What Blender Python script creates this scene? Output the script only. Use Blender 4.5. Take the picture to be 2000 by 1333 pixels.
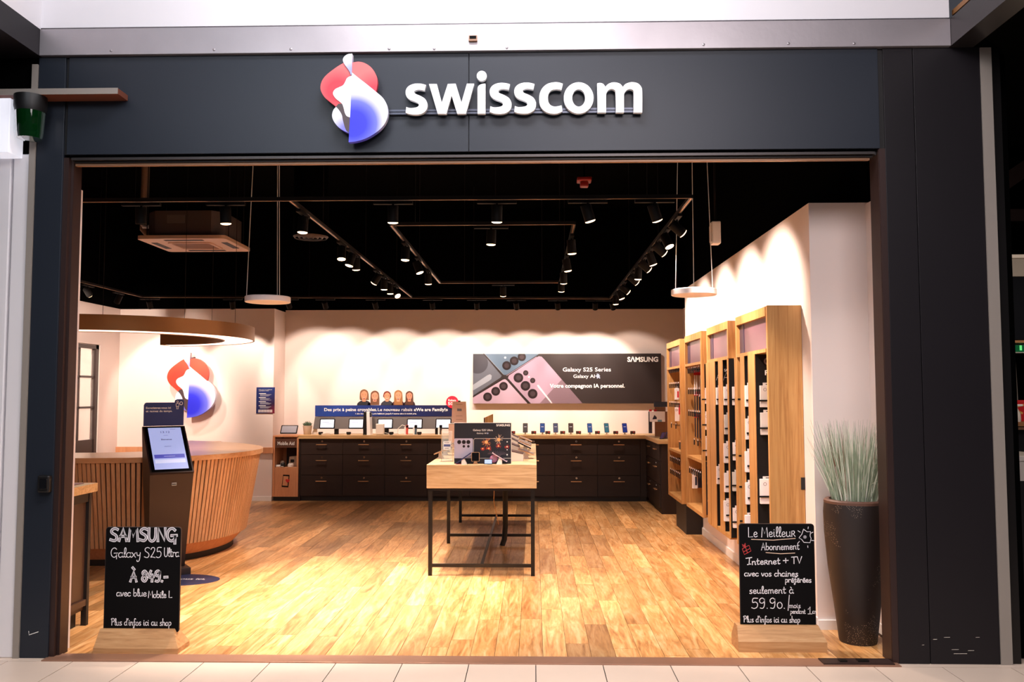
import bpy, bmesh, math, random
from mathutils import Vector, Matrix
random.seed(7)
SC = bpy.context.scene
COL = SC.collection
for _o in list(bpy.data.objects):
    bpy.data.objects.remove(_o)

# ------------------------------------------------------------------ camera
F_PX, PITCH, YAW, ROLL = 1698.507, 0.0612356, 0.02481, 0.00099985
CAM = Vector((0, -5, 1.5))
_f0 = Vector((-math.sin(YAW), math.cos(YAW), 0)); _r0 = Vector((math.cos(YAW), math.sin(YAW), 0)); _u0 = Vector((0, 0, 1))
CW = _f0*math.cos(PITCH) + _u0*math.sin(PITCH)
_u = _u0*math.cos(PITCH) - _f0*math.sin(PITCH)
CR = _r0*math.cos(ROLL) - _u*math.sin(ROLL)
CU = _u*math.cos(ROLL) + _r0*math.sin(ROLL)
cd = bpy.data.cameras.new('camera'); cam = bpy.data.objects.new('camera', cd); COL.objects.link(cam)
cd.sensor_width = 36; cd.lens = F_PX/2000*36; cd.clip_start = 0.05; cd.clip_end = 100
m = Matrix(((CR.x, CU.x, -CW.x, 0), (CR.y, CU.y, -CW.y, 0), (CR.z, CU.z, -CW.z, 0), (0, 0, 0, 1)))
m.translation = CAM
cam.matrix_world = m
SC.camera = cam

def at(x, y, X=None, Y=None, Z=None):
    """survey helper: the point of a known wall, shelf or floor plane sighted in the photograph"""
    d = CW + CR*((x-1000)/F_PX) + CU*((666.5-y)/F_PX)
    t = (X-CAM.x)/d.x if X is not None else (Y-CAM.y)/d.y if Y is not None else (Z-CAM.z)/d.z
    return CAM + d*t

# ------------------------------------------------------------------ world, mall light, exposure
SC.view_settings.view_transform = 'Standard'; SC.view_settings.look = 'None'
SC.view_settings.gamma = 1.0; SC.view_settings.exposure = 0.0; SC.view_settings.use_curve_mapping = False
wd = bpy.data.worlds.new('mall_air'); SC.world = wd; wd.use_nodes = True
wd.node_tree.nodes['Background'].inputs[0].default_value = (0.85, 0.85, 1.0, 1)
wd.node_tree.nodes['Background'].inputs[1].default_value = 0.06

def area(name, loc, target, sx, sy, power, col, spread=180):
    l = bpy.data.lights.new(name, 'AREA'); l.shape = 'RECTANGLE'; l.size = sx; l.size_y = sy; l.energy = power; l.color = col
    l.spread = math.radians(spread)
    o = bpy.data.objects.new(name, l); COL.objects.link(o); o.location = loc
    o.rotation_euler = (Vector(target)-Vector(loc)).to_track_quat('-Z', 'Y').to_euler()
    return o
# ceiling lamps of the mall walkway in front of the shop, then an added fill
area('mall_area_light', (-0.45, -1.25, 4.75), (-0.4, -0.2, 3.0), 1.5, 0.5, 62, (1.0, 0.96, 1.0))
area('mall_area_light', (-2.6, -4.5, 4.6), (-2.9, 0, 1.2), 2.0, 1.2, 74, (0.88, 0.93, 1.0))
area('mall_area_light', (1.0, -4.8, 4.4), (1.8, 0, 1.2), 2.0, 1.2, 135, (1.0, 0.90, 0.92))
area('mall_area_light', (-0.3, -2.3, 5.4), (-0.3, -0.9, 0.0), 3.0, 0.6, 66, (1.0, 0.90, 0.83), 75)  # added warm fill, aimed down to brighten the tiles and chalkboard feet
WARM = (1.0, 0.79, 0.66)

# ------------------------------------------------------------------ helpers
def lin(c):
    return tuple(((v/255)/12.92 if v/255 <= 0.04045 else (((v/255)+0.055)/1.055)**2.4) for v in c[:3]) + (1,)
MATS = {}
def nd(nt, t, **k):
    n = nt.nodes.new(t)
    for a, b in k.items(): setattr(n, a, b)
    return n
def mat(name, c, rough=0.5, metal=0.0, spec=0.5, emit=None, es=0.0, noise=None, bump=None, alpha=None, trans=None, coat=0.0):
    if name in MATS: return MATS[name]
    M = bpy.data.materials.new(name); M.use_nodes = True; nt = M.node_tree; b = nt.nodes['Principled BSDF']
    b.inputs['Base Color'].default_value = lin(c); b.inputs['Roughness'].default_value = rough
    b.inputs['Metallic'].default_value = metal; b.inputs['Specular IOR Level'].default_value = spec
    b.inputs['Coat Weight'].default_value = coat
    if emit: b.inputs['Emission Color'].default_value = lin(emit); b.inputs['Emission Strength'].default_value = es
    if trans: b.inputs['Transmission Weight'].default_value = trans; b.inputs['IOR'].default_value = 1.3
    if alpha is not None: b.inputs['Alpha'].default_value = alpha
    if noise:
        sc, amt = noise
        g = nd(nt, 'ShaderNodeNewGeometry'); t = nd(nt, 'ShaderNodeTexNoise'); t.inputs['Scale'].default_value = sc; t.inputs['Detail'].default_value = 5
        nt.links.new(g.outputs['Position'], t.inputs['Vector'])
        mx = nd(nt, 'ShaderNodeMix', data_type='RGBA'); mx.inputs[0].default_value = 0
        l0 = lin(c); mx.inputs[6].default_value = tuple(v*(1-amt) for v in l0[:3])+(1,); mx.inputs[7].default_value = tuple(min(1, v*(1+amt)) for v in l0[:3])+(1,)
        nt.links.new(t.outputs[0], mx.inputs[0]); nt.links.new(mx.outputs[2], b.inputs['Base Color'])
    if bump:
        sc, st = bump
        g = nd(nt, 'ShaderNodeNewGeometry'); t = nd(nt, 'ShaderNodeTexNoise'); t.inputs['Scale'].default_value = sc; t.inputs['Detail'].default_value = 4
        nt.links.new(g.outputs['Position'], t.inputs['Vector'])
        bp = nd(nt, 'ShaderNodeBump'); bp.inputs['Strength'].default_value = st; bp.inputs['Distance'].default_value = 0.01
        nt.links.new(t.outputs[0], bp.inputs['Height']); nt.links.new(bp.outputs[0], b.inputs['Normal'])
    MATS[name] = M; return M
def wood(name, c1, c2, c3, stretch=(1, 1, 1), scale=6, rough=0.4, vary=0.0, spec=0.4):
    """grain: noise drawn out along the board; vary = tone change from board to board"""
    M = bpy.data.materials.new(name); M.use_nodes = True; nt = M.node_tree; b = nt.nodes['Principled BSDF']
    g = nd(nt, 'ShaderNodeNewGeometry'); mp = nd(nt, 'ShaderNodeMapping'); mp.inputs['Scale'].default_value = stretch
    oi = nd(nt, 'ShaderNodeObjectInfo'); ad = nd(nt, 'ShaderNodeMath', operation='ADD')
    nt.links.new(oi.outputs['Random'], ad.inputs[0]); nt.links.new(g.outputs['Random Per Island'], ad.inputs[1])
    ml = nd(nt, 'ShaderNodeMath', operation='MULTIPLY'); ml.inputs[1].default_value = 31.7 if vary else 0.0
    nt.links.new(ad.outputs[0], ml.inputs[0])
    va = nd(nt, 'ShaderNodeVectorMath', operation='ADD'); nt.links.new(g.outputs['Position'], va.inputs[0]); nt.links.new(ml.outputs[0], va.inputs[1])
    nt.links.new(va.outputs[0], mp.inputs['Vector'])
    n1 = nd(nt, 'ShaderNodeTexNoise'); n1.inputs['Scale'].default_value = scale; n1.inputs['Detail'].default_value = 8; n1.inputs['Distortion'].default_value = 1.6
    n1.inputs['Roughness'].default_value = 0.62
    nt.links.new(mp.outputs[0], n1.inputs['Vector'])
    wv = nd(nt, 'ShaderNodeTexNoise'); wv.inputs['Scale'].default_value = scale*5; wv.inputs['Detail'].default_value = 3
    nt.links.new(mp.outputs[0], wv.inputs['Vector'])
    mxv = nd(nt, 'ShaderNodeMath', operation='MULTIPLY_ADD'); mxv.inputs[1].default_value = 0.35
    nt.links.new(wv.outputs[0], mxv.inputs[0]); nt.links.new(n1.outputs[0], mxv.inputs[2])
    rp = nd(nt, 'ShaderNodeValToRGB'); e = rp.color_ramp.elements
    e[0].position = 0.42; e[0].color = lin(c1); e[1].position = 0.92; e[1].color = lin(c3)
    k = e.new(0.66); k.color = lin(c2)
    nt.links.new(mxv.outputs[0], rp.inputs[0])
    out = rp.outputs[0]
    if vary:
        fr = nd(nt, 'ShaderNodeMath', operation='FRACT'); m7 = nd(nt, 'ShaderNodeMath', operation='MULTIPLY'); m7.inputs[1].default_value = 7.31
        nt.links.new(ad.outputs[0], m7.inputs[0]); nt.links.new(m7.outputs[0], fr.inputs[0])
        mr = nd(nt, 'ShaderNodeMapRange'); mr.inputs[3].default_value = 1-vary; mr.inputs[4].default_value = 1+vary*0.8
        nt.links.new(fr.outputs[0], mr.inputs[0])
        hs = nd(nt, 'ShaderNodeHueSaturation'); nt.links.new(mr.outputs[0], hs.inputs['Value']); nt.links.new(out, hs.inputs['Color']); out = hs.outputs[0]
    nt.links.new(out, b.inputs['Base Color'])
    b.inputs['Roughness'].default_value = rough; b.inputs['Specular IOR Level'].default_value = spec
    MATS[name] = M; return M
def radial(name, c, stops, rough=0.4, emit=0.0, spec=0.5, axes=(1, 1, 1)):
    """printed gradient: colour by distance from point c (in the object's own coordinates); stops = [(metres, colour)]"""
    M = bpy.data.materials.new(name); M.use_nodes = True; nt = M.node_tree; b = nt.nodes['Principled BSDF']
    tc = nd(nt, 'ShaderNodeTexCoord'); sb = nd(nt, 'ShaderNodeVectorMath', operation='SUBTRACT'); sb.inputs[1].default_value = c
    nt.links.new(tc.outputs['Object'], sb.inputs[0])
    ms = nd(nt, 'ShaderNodeVectorMath', operation='MULTIPLY'); ms.inputs[1].default_value = axes; nt.links.new(sb.outputs[0], ms.inputs[0])
    le = nd(nt, 'ShaderNodeVectorMath', operation='LENGTH'); nt.links.new(ms.outputs[0], le.inputs[0])
    R = stops[-1][0]; dv = nd(nt, 'ShaderNodeMath', operation='DIVIDE'); dv.inputs[1].default_value = R; nt.links.new(le.outputs['Value'], dv.inputs[0])
    rp = nd(nt, 'ShaderNodeValToRGB'); e = rp.color_ramp.elements
    e[0].position = stops[0][0]/R; e[0].color = lin(stops[0][1]); e[1].position = 1; e[1].color = lin(stops[-1][1])
    for p, cc in stops[1:-1]: k = e.new(p/R); k.color = lin(cc)
    nt.links.new(dv.outputs[0], rp.inputs[0]); nt.links.new(rp.outputs[0], b.inputs['Base Color'])
    if emit: nt.links.new(rp.outputs[0], b.inputs['Emission Color']); b.inputs['Emission Strength'].default_value = emit
    b.inputs['Roughness'].default_value = rough; b.inputs['Specular IOR Level'].default_value = spec
    MATS[name] = M; return M

ORG = {}
def tag(o, label=None, cat=None, group=None, kind=None):
    if label: o['label'] = label
    if cat: o['category'] = cat
    if group: o['group'] = group
    if kind: o['kind'] = kind
    return o
def thing(name, label, cat, loc, group=None, rotz=None, kind=None):
    """an Empty at the thing's base; with rotz the parts are given in its own frame, else in room coordinates"""
    o = bpy.data.objects.new(name, None); COL.objects.link(o); o.location = loc; o.empty_display_size = 0.05
    tag(o, label, cat, group, kind)
    if rotz is not None: o.rotation_euler = (0, 0, rotz); ORG[o.name] = Vector((0, 0, 0))
    else: ORG[o.name] = Vector(loc)
    return o
def obj(name, verts, faces, m, parent=None, smooth=False):
    vs = [Vector(v) for v in verts]
    if parent is not None: off = ORG[parent.name]
    else:
        xs = [v.x for v in vs]; ys = [v.y for v in vs]; zs = [v.z for v in vs]
        off = Vector(((min(xs)+max(xs))/2, (min(ys)+max(ys))/2, min(zs)))
    me = bpy.data.meshes.new(name); me.from_pydata([v-off for v in vs], [], faces); me.materials.append(m)
    if smooth:
        me.polygons.foreach_set('use_smooth', [True]*len(me.polygons))
        try: me.set_sharp_from_angle(angle=math.radians(40))
        except Exception: pass
    me.update()
    o = bpy.data.objects.new(name, me); COL.objects.link(o)
    if parent is not None: o.parent = parent; ORG[o.name] = off
    else: o.location = off; ORG[o.name] = off
    return o
def boxv(a, b):
    x0, x1 = sorted((a[0], b[0])); y0, y1 = sorted((a[1], b[1])); z0, z1 = sorted((a[2], b[2]))
    v = [(x0,y0,z0),(x1,y0,z0),(x1,y1,z0),(x0,y1,z0),(x0,y0,z1),(x1,y0,z1),(x1,y1,z1),(x0,y1,z1)]
    f = [(0,3,2,1),(4,5,6,7),(0,1,5,4),(1,2,6,5),(2,3,7,6),(3,0,4,7)]
    return v, f
def join(parts):
    V, Fc = [], []
    for v, f in parts:
        n = len(V); V += list(v); Fc += [tuple(i+n for i in q) for q in f]
    return V, Fc
def box(name, a, b, m, parent=None, bev=0.0):
    v, f = boxv(a, b)
    o = obj(name, v, f, m, parent)
    if bev:
        bm = bmesh.new(); bm.from_mesh(o.data)
        bmesh.ops.bevel(bm, geom=bm.edges[:], offset=bev, segments=2, affect='EDGES', profile=0.5)
        bm.to_mesh(o.data); bm.free()
    return o
def boxes(name, lst, m, parent=None):
    v, f = join([boxv(a, b) for a, b in lst]); return obj(name, v, f, m, parent)
def rectbar(p, q, w, h, up=(0, 0, 1)):
    p, q = Vector(p), Vector(q); d = (q-p).normalized(); up = Vector(up)
    s = d.cross(up)
    if s.length < 1e-4: s = d.cross(Vector((0, 1, 0)))
    s.normalize(); u = s.cross(d)
    v = []
    for c in (p, q):
        for i, j in ((-1,-1),(1,-1),(1,1),(-1,1)): v.append(c + s*(i*w/2) + u*(j*h/2))
    return v, [(3,2,1,0),(4,5,6,7),(0,1,5,4),(1,2,6,5),(2,3,7,6),(3,0,4,7)]
def tubev(pts, r, n=8, caps=True):
    pts = [Vector(p) for p in pts]; V, Fc = [], []
    rs = r if isinstance(r, (list, tuple)) else [r]*len(pts)
    pn = None
    for i, p in enumerate(pts):
        d = (pts[min(i+1, len(pts)-1)]-pts[max(i-1, 0)]).normalized()
        if pn is None: a = Vector((0,0,1)) if abs(d.z) < 0.9 else Vector((1,0,0)); pn = d.cross(a).normalized()
        pn = (pn - d*pn.dot(d)).normalized(); bn = d.cross(pn)
        for k in range(n):
            t = 2*math.pi*k/n; V.append(p + (pn*math.cos(t)+bn*math.sin(t))*rs[i])
    for i in range(len(pts)-1):
        for k in range(n):
            a, b = i*n+k, i*n+(k+1) % n; Fc.append((a, b, b+n, a+n))
    if caps: Fc.append(tuple(range(n-1, -1, -1))); Fc.append(tuple((len(pts)-1)*n+k for k in range(n)))
    return V, Fc
def tube(name, pts, r, m, parent=None, n=8): 
    v, f = tubev(pts, r, n); return obj(name, v, f, m, parent, smooth=True)
def lathev(prof, c=(0,0,0), n=32):
    """profile [(radius, z)] turned about a vertical axis through c; zero radii close the ends"""
    V, Fc, rings = [], [], []
    for r, z in prof:
        if r < 1e-6: rings.append([len(V)]); V.append(Vector(c)+Vector((0,0,z)))
        else:
            rings.append(list(range(len(V), len(V)+n)))
            V += [Vector(c)+Vector((r*math.cos(2*math.pi*k/n), r*math.sin(2*math.pi*k/n), z)) for k in range(n)]
    for A, B in zip(rings, rings[1:]):
        for k in range(n):
            a, b = (A[k], A[(k+1)%n]) if len(A) > 1 else (A[0], A[0]); c2, d = (B[(k+1)%n], B[k]) if len(B) > 1 else (B[0], B[0])
            q = []
            for i in (a, b, c2, d):
                if i not in q: q.append(i)
            if len(q) > 2: Fc.append(tuple(q))
    return V, Fc
def lathe(name, prof, c, m, parent=None, n=32):
    v, f = lathev(prof, c, n); return obj(name, v, f, m, parent, smooth=True)

def lathe_ax(name, prof, c, axis, m, parent=None, n=16):
    v, f = lathev(prof, (0, 0, 0), n); q = Vector((0, 0, 1)).rotation_difference(Vector(axis))
    return obj(name, [Vector(c) + q @ p for p in v], f, m, parent, smooth=True)

class Fr:
    """a flat drawing frame: origin, right, up; normal towards the viewer"""
    def __init__(s, o, r=(1,0,0), u=(0,0,1)):
        s.o = Vector(o); s.r = Vector(r); s.u = Vector(u); s.n = s.r.cross(s.u).normalized()
    def p(s, x, y, l=0.0): return s.o + s.r*x + s.u*y + s.n*l
def flat(name, pts, fr, m, parent, lift=0.001):
    return obj(name, [fr.p(x, y, lift) for x, y in pts], [tuple(range(len(pts)))], m, parent)
def slab(name, pts, fr, d0, d1, m, parent=None):
    """an outline with thickness, from d0 to d1 along the frame's normal"""
    n = len(pts); A = sum(pts[i][0]*pts[(i+1)%n][1]-pts[(i+1)%n][0]*pts[i][1] for i in range(n))
    if A < 0: pts = pts[::-1]
    V = [fr.p(x, y, d1) for x, y in pts] + [fr.p(x, y, d0) for x, y in pts]
    Fc = [tuple(range(n)), tuple(range(2*n-1, n-1, -1))] + [(i, i+n, (i+1)%n+n, (i+1)%n) for i in range(n)]
    return obj(name, V, Fc, m, parent)
def ring(name, po, pi_, fr, d0, d1, m, parent=None):
    n = len(po)
    V = [fr.p(*q, d1) for q in po]+[fr.p(*q, d1) for q in pi_]+[fr.p(*q, d0) for q in po]+[fr.p(*q, d0) for q in pi_]
    Fc = []
    for i in range(n):
        j = (i+1)%n
        Fc += [(i, j, n+j, n+i), (2*n+i, 3*n+i, 3*n+j, 2*n+j), (i, 2*n+i, 2*n+j, j), (n+i, n+j, 3*n+j, 3*n+i)]
    return obj(name, V, Fc, m, parent)
def circ(x, y, r, n=24, ry=None):
    return [(x+r*math.cos(2*math.pi*k/n), y+(ry or r)*math.sin(2*math.pi*k/n)) for k in range(n)]
def rrect(x0, y0, x1, y1, r, n=5):
    P = []
    for cx, cy, a in ((x1-r, y1-r, 0), (x0+r, y1-r, 90), (x0+r, y0+r, 180), (x1-r, y0+r, 270)):
        for k in range(n+1): t = math.radians(a+90*k/n); P.append((cx+r*math.cos(t), cy+r*math.sin(t)))
    return P
def spline(pts, closed=True, corners=(), n=5):
    """Catmull-Rom through the points; a corner index keeps a sharp point"""
    N = len(pts); out = []
    for i in range(N if closed else N-1):
        p1, p2 = pts[i], pts[(i+1)%N]
        p0 = p1 if (i in corners or (not closed and i == 0)) else pts[i-1]
        p3 = p2 if ((i+1)%N in corners or (not closed and i == N-2)) else pts[(i+2)%N]
        for k in range(n):
            t = k/n; t2, t3 = t*t, t*t*t
            out.append(tuple(0.5*((2*p1[j])+(-p0[j]+p2[j])*t+(2*p0[j]-5*p1[j]+4*p2[j]-p3[j])*t2+(-p0[j]+3*p1[j]-3*p2[j]+p3[j])*t3) for j in (0, 1)))
    if not closed: out.append(tuple(pts[-1]))
    return out
def clip(pts, x0, y0, x1, y1):
    for ax, lim, sg in ((0, x0, 1), (0, x1, -1), (1, y0, 1), (1, y1, -1)):
        out = []
        for i in range(len(pts)):
            a, b = pts[i-1], pts[i]; ia, ib = (a[ax]-lim)*sg >= 0, (b[ax]-lim)*sg >= 0
            if ia != ib:
                t = (lim-a[ax])/(b[ax]-a[ax]); out.append((a[0]+(b[0]-a[0])*t, a[1]+(b[1]-a[1])*t))
            if ib: out.append(b)
        pts = out
        if not pts: return []
    return pts
def ribbon(polys, w):
    V, Fc = [], []
    for P in polys:
        P = [q for i, q in enumerate(P) if i == 0 or (abs(q[0]-P[i-1][0])+abs(q[1]-P[i-1][1])) > 1e-6]
        if len(P) == 1: P = [P[0], (P[0][0]+w*0.5, P[0][1])]
        b = len(V)
        for i, p in enumerate(P):
            a, c = P[max(i-1, 0)], P[min(i+1, len(P)-1)]; dx, dy = c[0]-a[0], c[1]-a[1]; L = math.hypot(dx, dy) or 1
            nx, ny = -dy/L*w/2, dx/L*w/2
            ex = (-dx/L*w*0.4, -dy/L*w*0.4) if i == 0 else (dx/L*w*0.4, dy/L*w*0.4) if i == len(P)-1 else (0, 0)
            V += [(p[0]+nx+ex[0], p[1]+ny+ex[1]), (p[0]-nx+ex[0], p[1]-ny+ex[1])]
        Fc += [(b+2*i, b+2*i+1, b+2*i+3, b+2*i+2) for i in range(len(P)-1)]
    return V, Fc
def lines(name, polys, w, fr, m, parent, lift=0.0015):
    V, Fc = ribbon(polys, w); return obj(name, [fr.p(x, y, lift) for x, y in V], Fc, m, parent)
def text(name, s, fr, x, y, width, height, m, parent, lift=0.0015, bold=0.0, depth=0.0, align='L'):
    """lettering scaled to a width and a capital height (metres); (x, y) = start of the baseline"""
    c = bpy.data.curves.new(name, 'FONT'); c.body = s; c.size = 1; c.offset = bold; c.resolution_u = 3
    t = bpy.data.objects.new(name, c); COL.objects.link(t)
    me = bpy.data.meshes.new_from_object(t.evaluated_get(bpy.context.evaluated_depsgraph_get()))
    bpy.data.objects.remove(t); bpy.data.curves.remove(c)
    co = [v.co.copy() for v in me.vertices]; fc = [tuple(p.vertices) for p in me.polygons]; bpy.data.meshes.remove(me)
    if not co: return None
    x0 = min(v.x for v in co); x1 = max(v.x for v in co)
    sx = width/(x1-x0); sy = height/0.73
    if align == 'C': x = x-width/2
    return obj(name, [fr.p(x+(v.x-x0)*sx, y+v.y*sy, lift) for v in co], fc, m, parent)
def copy_tree(o, loc, label=None, rotz=None, parent=None):
    c = o.copy(); COL.objects.link(c)
    if parent is None:
        c.location = loc
        if rotz is not None: c.rotation_euler = (0, 0, rotz)
        if label: c['label'] = label
    else: c.parent = parent
    for ch in list(o.children): copy_tree(ch, None, parent=c)
    return c
ORD = ['first', 'second', 'third', 'fourth', 'fifth', 'sixth', 'seventh', 'eighth', 'ninth', 'tenth', 'eleventh', 'twelfth', 'thirteenth', 'fourteenth', 'fifteenth']
def struct(o, label=None): return tag(o, label, None, None, 'structure')
# ------------------------------------------------------------------ materials
mat('wall', (232, 218, 212), 0.75, noise=(3, 0.02)); mat('wall_lilac', (226, 222, 226), 0.7)
mat('void', (4, 4, 4), 0.95, spec=0.02); mat('spot_black', (9, 8, 8), 0.6, spec=0.15); mat('slate', (33, 39, 49), 0.42, spec=0.35, noise=(1.2, 0.10), bump=(260, 0.03))
mat('slate_dark', (26, 23, 27), 0.45, spec=0.3, noise=(1.5, 0.12))
mat('black', (16, 15, 16), 0.45); mat('blackmetal', (24, 22, 22), 0.35, metal=0.3); mat('track', (34, 28, 25), 0.45, metal=0.5)
mat('guide', (62, 46, 44), 0.45, metal=0.5); mat('steel', (170, 164, 168), 0.45, metal=0.75, noise=(2.5, 0.18), bump=(40, 0.04))
mat('band_dark', (70, 66, 66), 0.4, metal=0.7); mat('whitepaint', (238, 236, 240), 0.55); mat('white', (240, 238, 236), 0.5)
mat('offwhite', (225, 215, 205), 0.55); mat('greystrip', (150, 142, 134), 0.5); mat('brownstrip', (150, 112, 84), 0.45, metal=0.3)
mat('threshold', (172, 130, 108), 0.35, metal=0.45, noise=(6, 0.15)); mat('tile', (220, 200, 184), 0.35, noise=(4, 0.05)); mat('grout', (52, 42, 38), 0.9)
mat('gap', (70, 44, 24), 0.8); mat('espresso', (50, 38, 34), 0.5, spec=0.25, noise=(8, 0.14)); mat('toe', (26, 21, 20), 0.6)
mat('brass', (226, 176, 128), 0.3, metal=0.85); mat('chrome', (215, 212, 208), 0.2, metal=1.0)
mat('glass', (255, 250, 245), 0.05, spec=0.5, alpha=0.16); mat('acrylic', (235, 240, 235), 0.05, alpha=0.22)
mat('screenblack', (12, 12, 15), 0.15, spec=0.6); mat('chalk', (7, 7, 9), 0.6, spec=0.12); mat('chalkline', (236, 234, 240), 0.8)
mat('navy', (22, 42, 104), 0.45); mat('navydark', (26, 36, 72), 0.5); mat('red', (205, 26, 56), 0.5); mat('redpack', (196, 30, 36), 0.4)
mat('lamp_warm', (255, 236, 210), 0.5, emit=(255, 214, 168), es=6.0); mat('lamp_off', (110, 102, 96), 0.4)
mat('screen_white', (200, 204, 214), 0.3, emit=(214, 220, 240), es=0.75); mat('screen_blue', (120, 130, 190), 0.3, emit=(52, 58, 170), es=0.8)
mat('rubber', (20, 19, 19), 0.7); mat('cable', (225, 220, 214), 0.5); mat('skin', (226, 172, 142), 0.6)
wood('floorwood', (146, 92, 48), (204, 148, 90), (234, 192, 140), (5, 0.55, 1), 3.0, rough=0.30, vary=0.34, spec=0.5)
wood('oak_x', (168, 124, 76), (204, 164, 112), (226, 190, 142), (0.5, 6, 9), 2.5, rough=0.45)
wood('oak_z', (152, 102, 54), (184, 134, 78), (202, 156, 98), (9, 9, 0.35), 2.5, rough=0.45)
wood('oak_pale', (156, 128, 92), (188, 162, 124), (206, 184, 148), (0.6, 6, 9), 2.5, rough=0.5)
wood('beech', (196, 142, 98), (212, 162, 118), (226, 182, 140), (7, 7, 0.5), 2.5, rough=0.5, vary=0.12)
wood('beech_top', (196, 142, 98), (214, 164, 118), (226, 182, 140), (0.6, 3, 4), 2.5, rough=0.28)
wood('cork', (190, 128, 88), (204, 142, 100), (214, 156, 114), (4, 4, 0.6), 3, rough=0.6)
G = MATS

# ------------------------------------------------------------------ floor, planks, tiles
floor = struct(box('floor', (-6.0, 0.06, -0.2), (2.3, 7.95, -0.006), G['gap']), 'oak plank floor of the shop')
PW = 0.1395
rnd = random.Random(11); full = None; planks = []
fv, ff = boxv((-PW/2+0.0011, -0.6+0.0011, -0.006), (PW/2-0.0011, 0.6-0.0011, 0.0))
for i in range(-43, 16):
    cx = -0.02 + i*PW
    if cx < -5.9 or cx > 2.2: continue
    y = 0.066 - rnd.random()*1.2
    while y < 7.85:
        a, b = max(y, 0.066), min(y+1.2, 7.85); y += 1.2
        if b-a < 0.02: continue
        d = Vector((cx, (a+b)/2, 0))-CAM; z = d.dot(CW); px = 1000+F_PX*d.dot(CR)/z
        seen = 90 < px < 1760 and not (b > 7.35) and not ((cx+4.32)**2+((a+b)/2-3.9)**2 < 1.3**2) and cx < 1.83 and not (cx > 1.5 and (a+b)/2 > 6)
        planks.append(((0 if seen else 100)+z, cx, a, b))
planks.sort(); rest = []
for k, (_, cx, a, b) in enumerate(planks):
    if k >= 300: rest.append(((cx-PW/2+0.0011, a+0.0011, -0.006), (cx+PW/2-0.0011, b-0.0011, 0.0))); continue
    if b-a > 1.199:
        if full is None:
            full = bpy.data.meshes.new('floor_plank'); full.from_pydata(fv, [], ff); full.materials.append(G['floorwood'])
        me = full
    else:
        me = bpy.data.meshes.new('floor_plank'); v, f = boxv((-PW/2+0.0011, -(b-a)/2+0.0011, -0.006), (PW/2-0.0011, (b-a)/2-0.0011, 0.0))
        me.from_pydata(v, [], f); me.materials.append(G['floorwood'])
    o = bpy.data.objects.new('floor_plank', me); COL.objects.link(o); o.parent = floor; o.location = Vector((cx, (a+b)/2, 0))-floor.location
boxes('floor_planks', rest, G['floorwood'], floor)['kind'] = 'stuff'
mall = struct(box('floor_mall', (-6, -6.5, -0.2), (8.5, 0.06, -0.006), G['grout']), 'pale tiled floor of the mall walkway')
tv, tf = boxv((-0.1835, -0.1835, -0.006), (0.1835, 0.1835, 0.0)); tme = bpy.data.meshes.new('floor_tile'); tme.from_pydata(tv, [], tf); tme.materials.append(G['tile'])
for r in range(8):
    for i in range(-9, 14):
        o = bpy.data.objects.new('floor_tile', tme); COL.objects.link(o); o.parent = mall
        o.location = Vector((-0.364+0.372*(i+0.5), -0.066-0.372*(r+0.5), 0))-mall.location
for a, b in ((-4.4, -2.78), (2.02, 4.1)): box('floor_tile', (a, -0.064, -0.006), (b, 0.1, 0.0), G['tile'], mall)
o = struct(box('trim_1', (-2.78, -0.066, -0.2), (2.02, 0.066, 0.006), G['threshold'], bev=0.002), 'bronze metal door threshold across the shop entrance')
thr = thing('shutter_floor_lock', 'flat brown metal shutter lock plate on the threshold beside the dark pillar', 'lock', (1.75, -0.02, 0.006))
box('plate', (1.60, -0.05, 0.006), (1.99, 0.05, 0.012), G['guide'], thr); box('bolt', (1.7, -0.02, 0.012), (1.74, 0.02, 0.018), G['blackmetal'], thr); box('bolt', (1.8, -0.02, 0.012), (1.86, 0.02, 0.02), G['blackmetal'], thr)

# ------------------------------------------------------------------ walls
struct(box('ceiling', (-6.1, 0.15, 4.3), (2.6, 8.1, 4.4), G['void']), 'black painted open ceiling above the shop')
struct(box('wall_right', (1.81, 0.7, 0), (2.3, 5.4, 2.755), G['wall']), 'cream side wall behind the product shelves')
struct(box('wall_right_corner', (2.2, 5.4, 0), (2.3, 7.85, 2.755), G['wall']))
struct(box('wall_nook', (2.18, 0.13, 0), (2.3, 0.7, 2.745), G['wall']))
struct(box('wall_back', (-3.7, 7.85, 0), (2.3, 7.95, 2.757), G['wall']), 'cream back wall with light scallops')
struct(box('wall_back_alcove', (-6.05, 7.3, 0), (-3.7, 7.95, 2.727), G['wall']))
struct(boxes('wall_left', [((-6.05, 0.2, 0), (-5.93, 5.55, 2.727)), ((-6.05, 6.74, 0), (-5.93, 7.3, 2.727)), ((-6.05, 5.55, 2.18), (-5.93, 6.74, 2.727))], G['wall']))
struct(box('wall_front', (-6.05, 0.12, 0), (-2.76, 0.2, 2.75), G['wall']))
for i, (a, b) in enumerate([((-6.1, 0.2, 2.727), (-5.93, 8.0, 4.3)), ((-6.1, 7.95, 2.757), (2.5, 8.1, 4.3)), ((2.19, 0.7, 2.755), (2.4, 8.0, 4.3)), ((-5.93, 7.86, 2.727), (-3.7, 7.95, 4.3)), ((-6.1, 0.13, 2.95), (2.4, 0.2, 4.3))]):
    struct(box('wall_upper_%d' % (i+1), a, b, G['void']))
struct(box('baseboard_alcove', (-5.93, 7.285, 0), (-3.7, 7.3, 0.06), G['white']))
struct(box('baseboard_right', (1.795, 0.69, 0), (1.81, 5.4, 0.075), G['white']))
struct(boxes('baseboard_nook', [((1.81, 0.685, 0), (2.18, 0.70, 0.06)), ((2.165, 0.13, 0), (2.18, 0.685, 0.06))], G['white']))
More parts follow.
